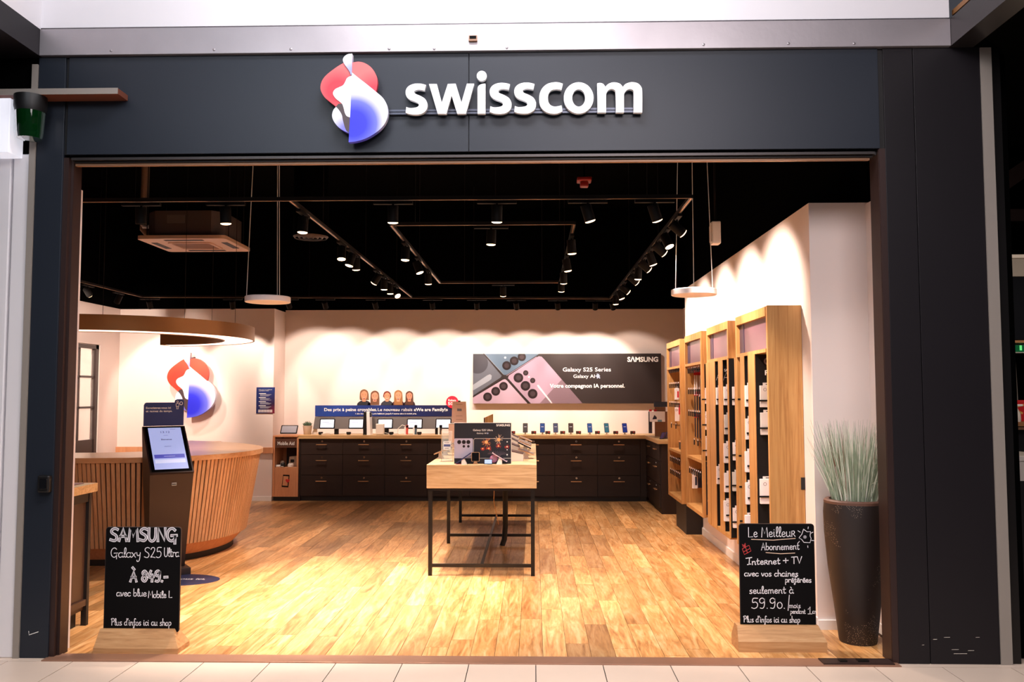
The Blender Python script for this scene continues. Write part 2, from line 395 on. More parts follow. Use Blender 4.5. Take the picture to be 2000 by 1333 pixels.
# chair rail on the alcove wall
tr = struct(boxes('trim_2', [((-5.93, 7.262, 0.672), (-5.15, 7.3, 0.76)), ((-4.4, 7.262, 0.672), (-3.68, 7.3, 0.752))], G['cork']), 'wooden rail along the alcove wall')

# ------------------------------------------------------------------ facade
YF = 0.0
struct(box('wall_facade_core', (-2.93, 0.015, 2.93), (2.43, 0.13, 4.3), G['void']))
fas = struct(box('wall_fascia', (-2.935, 0.004, 2.918), (2.585, 0.015, 3.53), G['black']), 'dark slate sign fascia above the shop entrance')
for a, b in ((-2.753, -0.377), (-0.373, 2.0)):
    box('panel', (a, -0.012, 2.915), (b, 0.004, 3.53), G['slate'], fas, bev=0.0015)
pil = struct(box('pillar_left', (-2.935, -0.012, 0), (-2.773, 0.13, 3.53), G['slate'], bev=0.002), 'slate clad pillar beside the white shop front')
pir = struct(box('pillar_right', (2.0, 0.0, 0), (2.585, 0.13, 3.53), G['black']), 'wide black clad pillar beside the plant')
for a, b in ((2.03, 2.199), (2.203, 2.585)): box('panel', (a, -0.012, 0), (b, 0.0, 3.53), G['slate_dark'], pir, bev=0.0015)
gl = struct(boxes('trim_3', [((-2.773, 0.0, 0), (-2.743, 0.12, 2.9)), ((-2.743, 0.03, 0), (-2.728, 0.12, 2.9))], G['guide']), 'brown shutter guide rail on the slate pillar')
gr = struct(boxes('trim_4', [((1.995, -0.008, 0), (2.03, 0.0, 2.915)), ((1.993, 0.0, 0), (2.0, 0.13, 2.915))], G['guide']), 'brown shutter guide rail on the black pillar')
hd = struct(box('trim_5', (-2.757, 0.03, 2.888), (1.993, 0.13, 2.93), G['black']), 'shutter slot above the entrance')
box('profile', (-2.73, 0.0, 2.885), (1.975, 0.03, 2.90), G['band_dark'], hd); box('profile', (-2.72, 0.02, 2.872), (1.97, 0.04, 2.885), G['track'], hd)
box('strip', (-2.72, 0.03, 2.858), (1.955, 0.055, 2.872), G['brownstrip'], hd)
# metal band of the ceiling edge with its rivets, white cladding above
band = struct(box('trim_6', (-2.92, -0.04, 3.505), (2.41, 0.0, 3.665), G['steel'], bev=0.002), 'brushed steel band along the mall ceiling edge')
for px, py in ((217, 99), (418, 97), (568, 96), (760, 95), (848, 95), (990, 93), (1374, 87), (1540, 85), (1668, 85)):
    lathe_ax('rivet', [(0, 0.0), (0.008, 0.0), (0.008, 0.002), (0.005, 0.004), (0, 0.004)], at(px, py, Y=-0.041), (0, -1, 0), G['steel'], band, 10)
sen = thing('door_sensor', 'small brown bordered sensor on the steel band above the letters', 'sensor', at(924, 82, Y=-0.04))
f = Fr(at(924, 76, Y=-0.041)); slab('housing', [(-0.025, -0.018), (0.025, -0.018), (0.025, 0.014), (-0.025, 0.014)], f, 0, 0.018, mat('sensorbrown', (150, 110, 84), 0.4), sen)
slab('lens', [(-0.019, -0.006), (0.019, -0.006), (0.019, 0.010), (-0.019, 0.010)], f, 0.018, 0.021, G['screenblack'], sen)
struct(box('wall_mall_upper', (-2.92, -0.03, 3.675), (2.41, 0.0, 5.2), G['whitepaint']), 'white cladding above the steel band')
struct(box('wall_mall_upper_side', (-3.02, -5.5, 3.665), (-2.92, -0.03, 5.2), G['whitepaint']))
struct(box('trim_7', (-3.2, -5.5, 3.505), (-2.92, 0.0, 3.665), G['slate_dark']), 'dark beam running out over the walkway')
struct(box('trim_8', (2.41, -5.5, 3.505), (2.55, 0.0, 3.665), G['band_dark']), 'grey steel beam running out over the walkway')
struct(box('trim_9', (2.44, -5.5, 3.70), (2.50, 0.0, 3.73), mat('cove_wood', (150, 104, 64), 0.5)), 'thin wooden strip above the steel beam')
struct(box('wall_mall_upper_side_far', (2.55, -5.5, 3.665), (2.65, 0.0, 5.2), G['void']))
struct(box('ceiling_mall_far', (2.55, -5.5, 3.505), (8.6, 6, 3.56), G['void'])); struct(box('ceiling_mall_near', (-6, -5.5, 3.505), (-3.2, 0.1, 3.56), G['void']))
# white neighbouring shop front
wn = struct(box('wall_neighbour', (-4.6, 0.02, 0), (-2.975, 0.12, 2.93), G['whitepaint']), 'white panelled front of the neighbouring shop')
for a, b in ((-4.3, -3.60), (-3.59, -3.165), (-3.155, -3.085), (-3.07, -2.975)): box('panel', (a, -0.008, 0.0), (b, 0.02, 2.92), G['whitepaint'], wn, bev=0.006)
struct(box('trim_10', (-2.972, -0.02, 0), (-2.937, 0.03, 3.46), G['greystrip']), 'light grey metal edge strip beside the slate pillar')
struct(box('wall_neighbour_upper', (-4.6, 0.0, 2.93), (-2.972, 0.12, 3.55), G['void']))
struct(box('trim_11', (2.585, -0.02, 0), (2.648, 0.06, 3.5), G['greystrip']), 'taupe edge strip of the black pillar')
struct(box('trim_12', (2.66, 0.0, 0), (2.705, 0.10, 3.5), G['blackmetal']), 'narrow black post behind the taupe strip')
# ------------------------------------------------------------------ swirl emblem (sign and alcove wall)
LOGO = {
 'wing': ([(510,355),(512,700),(400,750),(345,742),(310,775),(230,710),(160,650),(115,580),(98,510),(115,430),(160,360),(240,290),(330,225),(410,178),(425,215),(460,262),(490,310)], (0,1,3,4,13)),
 'lobe': ([(520,180),(600,168),(680,185),(760,235),(820,310),(855,400),(858,490),(840,582),(700,480),(600,400),(519,320)], (0,7,10)),
 'stem': ([(345,738),(310,775),(350,820),(390,890),(405,960),(430,1050),(455,1105),(491,1132),(502,900),(440,740)], (0,1,7,8,9)),
 'crescent': ([(312,778),(280,815),(262,870),(265,930),(300,1000),(360,1065),(430,1110),(491,1136),(455,1103),(430,1050),(410,970),(395,900),(360,835)], (0,7)),
 'ghost': ([(517,362),(480,375),(450,400),(430,445),(400,490),(350,515),(300,540),(272,580),(275,620),(310,670),(360,710),(395,745),(415,800),(430,860),(455,905),(501,925)], (0,15)),
 'drop': ([(518,315),(600,385),(720,480),(840,580),(930,660),(980,740),(1003,830),(1000,920),(965,1010),(900,1090),(800,1165),(690,1220),(580,1250),(486,1258),(501,925),(512,600)], (0,13,14)),
 'leaf': ([(522,62),(470,68),(425,92),(400,130),(402,170),(425,215),(460,262),(490,310),(508,356),(519,310)], (0,8,9)),
}
def emblem(name, label, cx, y, zt, s, red1, red2, thick, white=(244, 243, 248)):
    """cx = room X of the central fold, zt = top, s = metres per outline unit"""
    t = thing(name, label, 'logo', (cx, y, zt-1196*s)); fr = Fr((cx-520*s, y, zt+62*s))
    def L(q): return (q[0]*s, 0, (1258-q[1])*s)
    off = Vector((520*s, 0, 0))
    def loc(q): return Vector((q[0]*s, 0, (1258-q[1])*s))-off
    gm = {'wing': radial(name+'_red_wing', loc((330,560)), [(0, red2), (150*s, red2), (330*s, red1)]),
          'lobe': radial(name+'_red_lobe', loc((830,600)), [(0, red2), (120*s, red2), (330*s, red1)]),
          'stem': mat('emblem_stem', (62, 46, 50), 0.4), 'ghost': mat(name+'_ghost', white, 0.45),
          'crescent': radial(name+'_lilac', loc((430,1090)), [(0, (44,46,205)), (90*s, (120,122,226)), (230*s, (222,224,244))]),
          'drop': radial(name+'_blue', loc((545,1010)), [(0, (18,22,205)), (190*s, (28,34,215)), (320*s, (96,104,226)), (430*s, (214,216,242)), (640*s, (232,232,242))]),
          'leaf': radial(name+'_leaf', loc((520,290)), [(0, (84,96,196)), (90*s, (150,158,222)), (200*s, (228,229,240))])}
    for i, k in enumerate(('wing', 'lobe', 'crescent', 'stem', 'ghost', 'drop', 'leaf')):
        P, cn = LOGO[k]
        pts = [(x*s, -y2*s) for x, y2 in spline(P, True, cn, 6)]
        slab(k, pts, fr, 0, thick+0.0012*i, gm[k], t)
    return t
emblem('shop_emblem', 'red, white and blue swirl emblem on the dark fascia next to the white letters', -1.048, -0.055, 3.475, 0.000436, (226, 104, 104), (205, 40, 62), 0.030)
emblem('wall_emblem', 'red, white and blue swirl emblem on the cream alcove wall behind the desk', -4.852, 7.22, 2.093, 0.000768, (206, 66, 36), (196, 50, 28), 0.055)  # reds shifted to orange: the warm lamplight is put into the colour

# ------------------------------------------------------------------ swisscom letters
S_ = [(415,288),(395,375),(330,362),(280,362),(240,380),(232,402),(255,428),(330,460),(400,505),(435,570),(438,620),(420,680),(370,725),(300,748),(220,750),(150,740),(98,720),(108,632),(160,648),(230,645),(285,630),(305,600),(290,570),(240,545),(170,520),(120,480),(98,420),(105,360),(140,310),(200,278),(270,265),(350,270)]
C_ = [(635,268),(612,365),(560,355),(510,355),(450,375),(410,430),(402,500),(412,560),(445,605),(500,625),(560,620),(615,607),(628,700),(560,730),(480,738),(400,722),(330,680),(280,610),(265,520),(275,420),(320,330),(400,268),(500,245),(570,248)]
W_ = [(462,272),(585,272),(662,565),(757,272),(880,268),(970,562),(1055,268),(1170,268),(1040,738),(905,738),(815,450),(735,738),(600,738)]
M_ = [(1172,262),(1215,255),(1260,268),(1290,300),(1298,318),(1340,275),(1400,250),(1460,248),(1520,265),(1555,295),(1572,320),(1610,275),(1680,248),(1740,245),(1810,265),(1860,320),(1875,400),(1875,718),(1742,718),(1742,420),(1730,370),(1690,352),(1640,365),(1600,410),(1590,460),(1590,718),(1465,718),(1460,420),(1440,365),(1395,350),(1345,370),(1315,420),(1310,480),(1310,718),(1178,718)]
I_ = [(1222,738),(1222,340),(1232,310),(1260,285),(1300,270),(1345,268),(1345,735)]
sg = thing('sign_lettering', 'large white raised letters of the shop name on the dark fascia', 'sign', (-0.05, -0.05, 3.10))
FR = Fr((0, 0, 0))
def sgn(q, ox): p = at(ox+q[0]/8, 130+q[1]/8, Y=-0.062); return (p.x, p.z)
LD0, LD1 = 0.035, 0.062
mat('letter_face', (246, 246, 248), 0.4)
for P, ox, dx, dy, cn, nm in ((S_, 780, 0, 0, (0,1,16,17), 's'), (W_, 780, 0, 0, range(13), 'w'), (S_, 780, 1314, -11, (0,1,16,17), 's'), (S_, 780, 1697, -15, (0,1,16,17), 's'),
                          (C_, 1020, 0, 0, (0,1,11,12), 'c'), (M_, 1020, 0, 0, (0,4,10,17,18,25,26,33,34), 'm')):
    q = P if nm == 'w' else spline(P, True, cn, 5)
    slab('letter_'+nm, [sgn((x+dx, y+dy), ox) for x, y in q], FR, LD0, LD1, G['letter_face'], sg)
il = slab('letter_i', [sgn(q, 780) for q in spline(I_, True, (0, 1, 5, 6), 4)], FR, LD0, LD1, G['letter_face'], sg)
slab('dot', [sgn(q, 780) for q in circ(1287, 145, 78, 32)], FR, LD0, LD1, G['letter_face'], il)
ring('letter_o', [sgn(q, 1020) for q in circ(882, 490, 233, 40, 245)], [sgn(q, 1020) for q in circ(882, 490, 101, 40, 136)], FR, LD0, LD1, G['letter_face'], sg)
a, b = at(760, 219, Y=-0.03), at(1250, 216, Y=-0.03)
boxes('mounting_rail', [((a.x, -0.034, a.z-0.016), (b.x, -0.012, a.z-0.004)), ((a.x, -0.030, a.z+0.002), (b.x, -0.012, a.z+0.014))], mat('rail_slate', (74, 78, 92), 0.35, metal=0.5), sg)

# ------------------------------------------------------------------ projecting plank, lantern, light box outside
pk = thing('projecting_plank', 'grey edged wooden plank jutting over the slate pillar', 'plank', (-2.9, -0.08, 3.235))
box('board', (-3.9, -0.135, 3.235), (-2.395, -0.013, 3.268), mat('plank_under', (112, 62, 44), 0.5), pk)
box('edge_strip', (-3.9, -0.139, 3.234), (-2.395, -0.135, 3.269), G['greystrip'], pk)
lt = thing('glass_lantern', 'green glass lantern hanging under the grey edged plank', 'lantern', (-2.925, -0.1, 2.98))
lathe('cap', [(0, 3.234), (0.088, 3.234), (0.088, 3.17), (0.080, 3.14), (0, 3.14)], (-2.925, -0.1, 0), G['black'], lt)
lathe('glass', [(0.080, 3.14), (0.072, 3.02), (0.066, 2.985), (0.03, 2.972), (0, 2.972), (0, 2.98), (0.028, 2.98), (0.062, 2.99), (0.068, 3.02), (0.076, 3.14)], (-2.925, -0.1, 0), mat('green_glass', (10, 62, 24), 0.05, trans=0.6, spec=0.7), lt)
tube('bulb', [(-2.925, -0.1, 3.14), (-2.925, -0.1, 3.04)], [0.022, 0.03], G['blackmetal'], lt, 12)
lb = thing('light_box_sign', 'white light box hanging beside the green lantern', 'sign', (-3.14, -0.09, 2.89))
box('box', (-3.30, -0.14, 2.895), (-3.02, -0.0, 3.215), mat('lightbox', (245, 246, 252), 0.4, emit=(238, 240, 255), es=0.55), lb, bev=0.004)
box('bracket', (-3.19, -0.09, 3.215), (-3.13, -0.05, 3.235), G['black'], lb)
sw = thing('key_switch', 'black key switch box on the slate pillar at waist height', 'switch', at(91, 945, Y=-0.012))
p = at(91, 945, Y=-0.012); box('housing', (p.x-0.036, -0.05, p.z-0.05), (p.x+0.036, -0.012, p.z+0.05), G['black'], sw, bev=0.01)
box('cover', (p.x-0.018, -0.056, p.z-0.03), (p.x+0.026, -0.05, p.z+0.03), G['screenblack'], sw, bev=0.003)
# scuffs on the black pillar and chipped paint on the slate pillar
for nm, par, pts in (('scuff', pir, [(1843, 1246, 12), (1905, 1246, 8), (1858, 1270, 14), (1890, 1272, 12), (1862, 1278, 26), (1822, 1250, 8), (1800, 1261, 5)]),):
    for x, y, w in pts:
        p = at(x, y, Y=-0.0125); flat(nm, [(0, 0), (w*0.0029, 0.0006), (w*0.0029, 0.0028), (0.004, 0.0022)], Fr(p), G['offwhite'], par, 0.0004)
p = at(56, 1241, Y=-0.0125); lines('scuff', [[(0, 0.02), (0.002, 0), (0.055, 0.018)]], 0.004, Fr(p), G['white'], pil, 0.0006)

# ------------------------------------------------------------------ chalk lettering
GLY = {
 'a': (4.6, '4,4 3,5 1.5,5 0.4,3.6 0.3,1.6 1.2,0.2 2.6,0.3 3.8,1.8 4,4|4,5 3.9,1.6 4.2,0.2 5,0.4'), 'b': (4.2, '0.5,10 0.4,5 0.4,0.3|0.4,1.6 1.2,0.2 3,0.4 3.8,2.2 3.4,4.4 2,5 0.5,3.4'),
 'c': (3.8, '3.6,4.2 2.6,5 1.2,4.6 0.3,2.6 0.8,0.6 2.2,0 3.7,0.9'), 'd': (4.6, '4,4 3,5 1.4,4.8 0.4,3.4 0.4,1.4 1.4,0.2 3,0.6 4,2.6|4,10 4,1.6 4.6,0.2'),
 'e': (4.0, '0.4,2.4 3,2.8 3.5,3.8 2.6,5 1.2,4.6 0.4,2.8 0.8,0.8 2.2,0 3.9,0.9'), 'f': (3.2, '3.6,9 2.6,10 1.6,9 1.4,5 1.4,-1 1,-3.6 0,-3.6 0.2,-2 2,0 3,0.8|0.2,4.6 2.8,5'),
 'h': (4.4, '0.5,10 0.5,0|0.5,2.6 1.6,4.8 3,4.8 3.6,3.4 3.6,0.8 4.4,0.2'), 'i': (1.8, '0.6,5 0.6,1 1.4,0.1|0.7,7 0.8,7.3'),
 'l': (2.2, '0.3,1 2,6 2.1,9.4 1.3,10 0.7,8 0.8,1.6 1.6,0 2.4,0.5'), 'm': (6.6, '0.4,5 0.5,0|0.5,2.6 1.4,4.8 2.6,4.8 3,3.4 3,0|3,2.8 4,4.8 5.2,4.8 5.7,3.4 5.7,0.8 6.4,0.2'),
 'n': (4.4, '0.4,5 0.5,0|0.5,2.6 1.6,4.8 3,4.8 3.6,3.4 3.6,0.8 4.3,0.2'), 'o': (4.2, '2.2,5 0.8,4.4 0.3,2.4 0.9,0.5 2.3,0 3.6,1 3.8,3.2 3,4.8 2,5'),
 'p': (4.2, '0.6,5 0.5,-4|0.6,2 1,4.2 2.4,5 3.7,4 3.7,1.6 2.4,0.2 0.8,0.8'), 'r': (3.6, '0.5,5 0.5,0|0.5,2.6 1.4,4.6 3,5 3.4,4.2'), 's': (3.6, '3.2,4.6 2,5 0.9,4.2 1.2,3 2.8,2 3.2,0.8 2,0 0.4,0.5'),
 't': (3.4, '1.4,8.4 1.3,1.4 2,0.1 3.3,0.7|0.1,5.2 3.1,5.5'), 'u': (4.5, '0.4,5 0.4,1.4 1.3,0.1 2.8,0.5 3.6,2.4 3.7,5|3.7,3 3.7,0.9 4.4,0.2'), 'v': (3.8, '0.3,5 1.7,0.1 3.5,5'),
 'x': (4, '0.3,5 3.6,0|3.6,5 0.2,0'), 'y': (4, '0.4,5 0.8,2.4 2,1.6 3.4,3|3.6,5 3.2,-1 2.4,-4 0.9,-4.4 0.7,-3'),
 'R': (4.0, '0.5,5.6 0.5,0|0.4,5.4 2.4,5.8 3.3,4.6 2.6,3.2 0.7,2.8|1.6,2.9 3.9,0.1'),
 'A': (5.6, '0.2,0 2.8,10 5.2,0|1.1,3.6 4.4,3.8'), 'G': (6.6, '5.2,8.6 3.6,10 1.4,9 0.2,5.4 1,1.4 3.2,0 5,1.6 5.4,4|3,4.2 6.4,4.4|5.4,4 5.3,-2'), 'I': (5, '3,9.6 2.4,0.6|-1,9.6 5.6,10.6|0.6,0.2 4.4,1'),
 'L': (4.8, '0.5,10 0.5,0.2 4.6,0.5'), 'M': (6.8, '0.3,0 1,10 3.2,3.4 5.6,10 6.4,0'), 'P': (4.6, '0.8,10 0.6,0|-0.6,8.6 0.8,10 3.4,9.8 4.4,8 3.6,5.6 0.8,4.6'), 'S': (5.0, '4.8,9.2 3,10 1,8.8 1,6.6 3.6,4.6 4.4,2.4 3,0.2 0.2,1'),
 'T': (5.6, '0,9.6 5.4,10|2.8,9.8 2.7,0'), 'U': (5.4, '0.4,10 0.5,2.6 2,0 4,0.8 4.8,4 4.9,10'), 'V': (5.2, '0.2,10 2.4,0 5.2,10'), 'N': (5.6, '0.4,0 0.6,10 4.8,0.2 5,10'),
 'B': (4.4, '0.5,8 0.5,0|0.4,8 3,7.6 3,5 0.6,4.2 3.6,3.6 3.8,1 0.4,0'),
 '1': (3.2, '0.2,6.6 1.8,10 1.6,0|0,0 3.4,0.1'), '2': (4.4, '0.4,8 1.4,9.8 3.2,9.6 3.7,7.6 2.2,4 0.3,0.6 1.6,0.9 4.2,0.2'), '5': (4.8, '4.6,9.8 1.4,9.6 1,5.8 3,6.2 4.4,4.4 4,1.4 2,0 0.2,0.8'),
 '8': (4.8, '3.8,8.6 2.4,10 0.9,8.4 1.4,6.4 3.4,4.6 4.2,2.2 2.6,0 0.7,1.6 1,4 3.2,6.2 4,8'), '4': (5, '2.2,10 0.4,4.2 4.6,4.4|3.4,6.6 3.3,0'), '9': (4.8, '4,8.4 2.6,10 0.8,8.6 0.8,6 2.4,5 3.9,6.8 4,8.8|4.1,9 3.9,3 2.8,0.2 0.9,0.5'),
 '0': (4.2, '2.1,6 0.6,4.6 0.5,1.6 1.9,0 3.5,1.2 3.7,4 2.6,5.8 1.9,6'), '.': (1.6, '0.5,0.2 0.7,0.1'), '-': (3, '0.3,4 2.8,4.2'), '+': (5, '2.4,8 2.4,1.4|-0.4,4.8 5.2,5'), '/': (3, '0.8,-2 2.4,11.4'), "'": (1.4, '0.8,10 0.4,8'), ' ': (2.6, ''),
}
DIA = {'é': ('e', '1.4,6.6 3.2,7'), 'à': ('a', '1.6,8.6 2.6,7'), 'À': ('A', '1.8,13 3.2,11.2')}
BLOCK = set('AILMNTV1+/-.\'')
def chalk(name, s, fr, x, y, width, cap, m, parent, w=0.0035, lift=0.0015, slant=0.0, gapf=1.0, rise=0.0):
    pol, cx = [], 0.0
    for ch in s:
        extra = None
        if ch in DIA: ch, extra = DIA[ch]
        adv, st = GLY[ch]
        for k in (st.split('|') if st else [])+([extra] if extra else []):
            P = [tuple(float(v) for v in q.split(',')) for q in k.split()]
            jit = random.Random(cx+len(P)).uniform(-0.15, 0.15)
            P = [(cx+a+b*slant, b+jit) for a, b in P]
            if ch not in BLOCK and len(P) > 2: P = spline(P, False, (), 4)
            pol.append(P)
        cx += adv+0.7*gapf
    x0 = min(p[0] for P in pol for p in P); x1 = max(p[0] for P in pol for p in P); sx = width/(x1-x0); sy = cap/10
    return lines(name, [[(x+(p[0]-x0)*sx, y+p[1]*sy+rise*(p[0]-x0)*sx) for p in P] for P in pol], w, fr, m, parent, lift)

mat('chalk_grey', (150, 148, 156), 0.85); mat('chalk_red', (214, 72, 74), 0.8); mat('chalk_cream', (232, 200, 176), 0.8)
def stand_block(t, x0, x1, y0, y1, z1, tx, ty, chamf):
    """wooden foot: bevelled prism, narrower at the top"""
    z0 = 0.006 if y0 < 0.066 else 0.0
    a = chamf
    P = []
    for z, dx, dy in ((z0, 0, 0), (z0+a, 0, 0), (z1, tx, ty)):
        P += [(x0+dx*0.2, y0+dy, z), (x1-dx, y0+dy, z), (x1-dx, y1-dy, z), (x0+dx*0.2, y1-dy, z)]
    Fc = [(3,2,1,0), (8,9,10,11)]
    for k in (0, 4):
        for i in range(4): j = (i+1)%4; Fc.append((k+i, k+j, k+4+j, k+4+i))
    obj('foot', P, Fc, G['oak_block'], t)
wood('oak_block', (160, 116, 76), (188, 142, 96), (204, 162, 116), (0.6, 5, 8), 3, rough=0.55)
# Samsung board beside the slate pillar
def mkboard(label, corners, Y, foot):
    bl, tl, tr_, br = [at(x, y, Y=Y) for x, y in corners]
    t = thing('chalkboard_sign', label, 'sign', ((bl.x+br.x)/2, Y, 0.0))
    o = (bl+br)/2
    z0, z1 = (bl.z+br.z)/2, (tl.z+tr_.z)/2; w = ((br.x-bl.x)+(tr_.x-tl.x))/2; cx = (bl.x+br.x+tl.x+tr_.x)/4
    fr = Fr((cx, Y, z0)); H = z1-z0
    slab('board', rrect(-w/2, -0.02, w/2, H, 0.018), fr, -0.010, 0.0, mat('board_edge', (52, 40, 38), 0.5), t)
    slab('slate', rrect(-w/2+0.003, -0.02, w/2-0.003, H-0.003, 0.016), fr, 0.0, 0.001, G['chalk'], t)
    stand_block(t, *foot)
    return t, fr, w, H
t, fr, w, H = mkboard('black chalkboard on a wooden foot offering a phone for 849 beside the slate pillar', ((203,1229),(206,1030),(353,1030),(351,1229)), 0.16, (-2.56, -2.063, 0.085, 0.255, 0.125, 0.05, 0.055, 0.03))
def cx_(px, py): p = at(px, py, Y=ROWY); return p.x-ROWF.o.x, p.z-ROWF.o.z
ch = G['chalkline']
def row(nm, s, pxl, pxr, base, cap_px, m=None, **k):
    x0, z = cx_(pxl, base); x1, _ = cx_(pxr, base)
    return chalk(nm, s, ROWF, x0, z, x1-x0, cap_px*0.00304, m or ch, t, **k)
ROWY, ROWF = 0.16, fr
row('lettering', 'SAMSUNG', 216, 345, 1057, 24, w=0.0165, lift=0.0016); row('lettering', 'SAMSUNG', 216, 345, 1057, 24, w=0.0085, lift=0.0020, m=G['chalk_grey'])
row('lettering', 'Galaxy', 217, 274, 1089, 18, w=0.0042, gapf=0.4); row('lettering', 'S25', 282, 315, 1090, 20, w=0.0042); row('lettering', 'Ultra', 321, 350, 1088, 17, w=0.0042, gapf=0.5)
row('lettering', 'À 849.-', 255, 327, 1136, 20, w=0.015, lift=0.0016); row('lettering', 'À 849.-', 255, 327, 1136, 20, w=0.007, lift=0.0020, m=G['chalk_grey'])
row('lettering', 'avec blue', 228, 286, 1165, 14, w=0.0046, gapf=0.6); row('lettering', 'Mobile L', 290, 336, 1168, 13, w=0.0046, gapf=0.6)
row('lettering', "Plus d'infos ici au shop", 217, 334, 1222, 13, w=0.0042)
# subscription board beside the plant
t, fr, w, H = mkboard('black chalkboard on a wooden foot advertising an internet and television subscription beside the plant pot', ((1446,1222),(1443,1024),(1589,1023),(1595,1221)), 0.27, (1.188, 1.70, 0.19, 0.37, 0.139, 0.03, 0.055, 0.06))
ROWY, ROWF = 0.27, fr
row('lettering', 'Le MeilleuR', 1462, 1553, 1050, 19, w=0.0042, rise=0.02); row('lettering', 'Abonnement', 1487, 1561, 1075, 14, w=0.004, rise=0.02)
row('lettering', 'InteRnet + TV', 1457, 1566, 1104, 13, w=0.005, rise=0.03); row('lettering', 'avec vos chaines', 1454, 1558, 1126, 12, w=0.0046, gapf=0.8)
row('lettering', 'préférées', 1534, 1584, 1138, 11, w=0.0046, gapf=0.5); row('lettering', 'seulement à', 1464, 1550, 1160, 14, w=0.0046, rise=0.01)
row('lettering', '59.90.', 1468, 1532, 1189, 20, w=0.0046, gapf=0.7); row('lettering', '/', 1539, 1542, 1189, 22, w=0.004); row('lettering', 'mois', 1542, 1563, 1188, 10, w=0.0036); row('lettering', 'pendant', 1544, 1573, 1199, 9, w=0.0036, gapf=0.5)
row('lettering', '1', 1578, 1586, 1200, 14, w=0.004); row('lettering', 'an', 1587, 1594, 1199, 9, w=0.0036, gapf=0.4); row('lettering', "Plus d'infos ici au shop", 1452, 1562, 1216, 12, w=0.0042)
def pl(pts): return [cx_(1425+a/4.935, 1015+b/4.935) for a, b in pts]
lines('underline', [pl([(210,193),(420,200),(632,184)])], 0.004, fr, G['chalk_cream'], t); lines('underline', [pl([(350,320),(490,332),(628,325)])], 0.004, fr, G['chalk_cream'], t)
lines('sun_sketch', [pl([(712,95),(745,120),(780,118),(775,160),(785,185),(775,225),(715,222),(695,195),(668,178),(695,145),(712,95)])]+[pl(q) for q in ([(758,72),(755,90)], [(802,124),(786,132)], [(815,205),(790,203)], [(752,255),(754,272)], [(672,213),(656,230)], [(658,110),(680,124)])], 0.0036, fr, ch, t)
flat('sun_centre', circ(*pl([(725,170)])[0], 0.010, 14), fr, G['chalk_grey'], t, 0.0018)
lines('gift_sketch', [pl(q) for q in ([(122,285),(186,250),(206,305),(142,340),(122,285)], [(132,315),(197,280)], [(152,268),(172,325)], [(152,268),(120,240),(130,265),(152,268),(150,228),(140,245),(152,268)])], 0.0030, fr, G['chalk_red'], t)
# ------------------------------------------------------------------ ceiling rails and spotlights
TZ = 2.80
def rail(label, pts, wires):
    t = thing('ceiling_track', label, 'light track', pts[0])
    for a, b in zip(pts, pts[1:]):
        v, f = rectbar(a, b, 0.026, 0.024); obj('rail', v, f, G['track'], t)
        a2, b2 = Vector(a)-Vector((0,0,0.013)), Vector(b)-Vector((0,0,0.013)); v, f = rectbar(a2, b2, 0.006, 0.003); obj('conductor', v, f, G['brass'], t)
    for x, y in wires: tube('wire', [(x, y, TZ+0.016), (x, y, 4.3)], 0.0022, G['track'], t, 5)
    return t
rail('outer black light track hanging in a large rectangle under the ceiling', [(-5.19, 0.68, TZ), (1.04, 0.685, TZ), (1.04, 6.75, TZ), (-5.19, 6.35, TZ), (-5.19, 0.68, TZ)],
     [(-2.66, 0.68), (-0.25, 0.68), (0.75, 0.68), (1.04, 2.2), (1.04, 4.4), (-5.19, 5.2), (-3.0, 6.5), (-0.8, 6.6)])
r2 = rail('inner branch of the light track over the floor beside the display table', [(-1.62, 0.685, TZ), (-1.62, 6.45, TZ)], [(-1.62, 1.6), (-1.62, 3.3), (-1.62, 5.2)])
rail('small rectangular light track hanging above the display table', [(-1.085, 1.55, TZ), (0.31, 1.55, TZ), (0.31, 5.02, TZ), (-1.085, 5.02, TZ), (-1.085, 1.55, TZ)], [(-0.9, 1.55), (0.2, 1.55), (-1.085, 3.2), (0.31, 3.6), (-0.8, 5.02), (0.1, 5.02)])

def spot_meshes():
    R = {}
    def mk(n, vf, m, sm=True):
        me = bpy.data.meshes.new(n); me.from_pydata(vf[0], [], vf[1]); me.materials.append(m)
        if sm:
            me.polygons.foreach_set('use_smooth', [True]*len(me.polygons)); me.set_sharp_from_angle(angle=0.6)
        R[n] = me
    mk('adapter', boxv((-0.13, -0.016, -0.02), (0.13, 0.016, 0.0)), G['spot_black'], False)
    mk('stem', tubev([(0, 0, -0.02), (0, 0, -0.055)], 0.008, 8), G['spot_black'])
    mk('housing', lathev([(0, 0.055), (0.034, 0.055), (0.036, 0.05), (0.036, -0.055), (0.031, -0.058), (0.029, -0.045), (0, -0.045)], n=20), G['spot_black'])
    mk('lens', lathev([(0.0, -0.066), (0.020, -0.065), (0.033, -0.060), (0.035, -0.055)], n=20), G['lamp_warm'], False)
    mk('lens_dark', lathev([(0.0, -0.050), (0.029, -0.050)], n=20), G['lamp_off'], False)
    return R
SM = spot_meshes(); LD = {}
SPOT_GAIN = 4.0
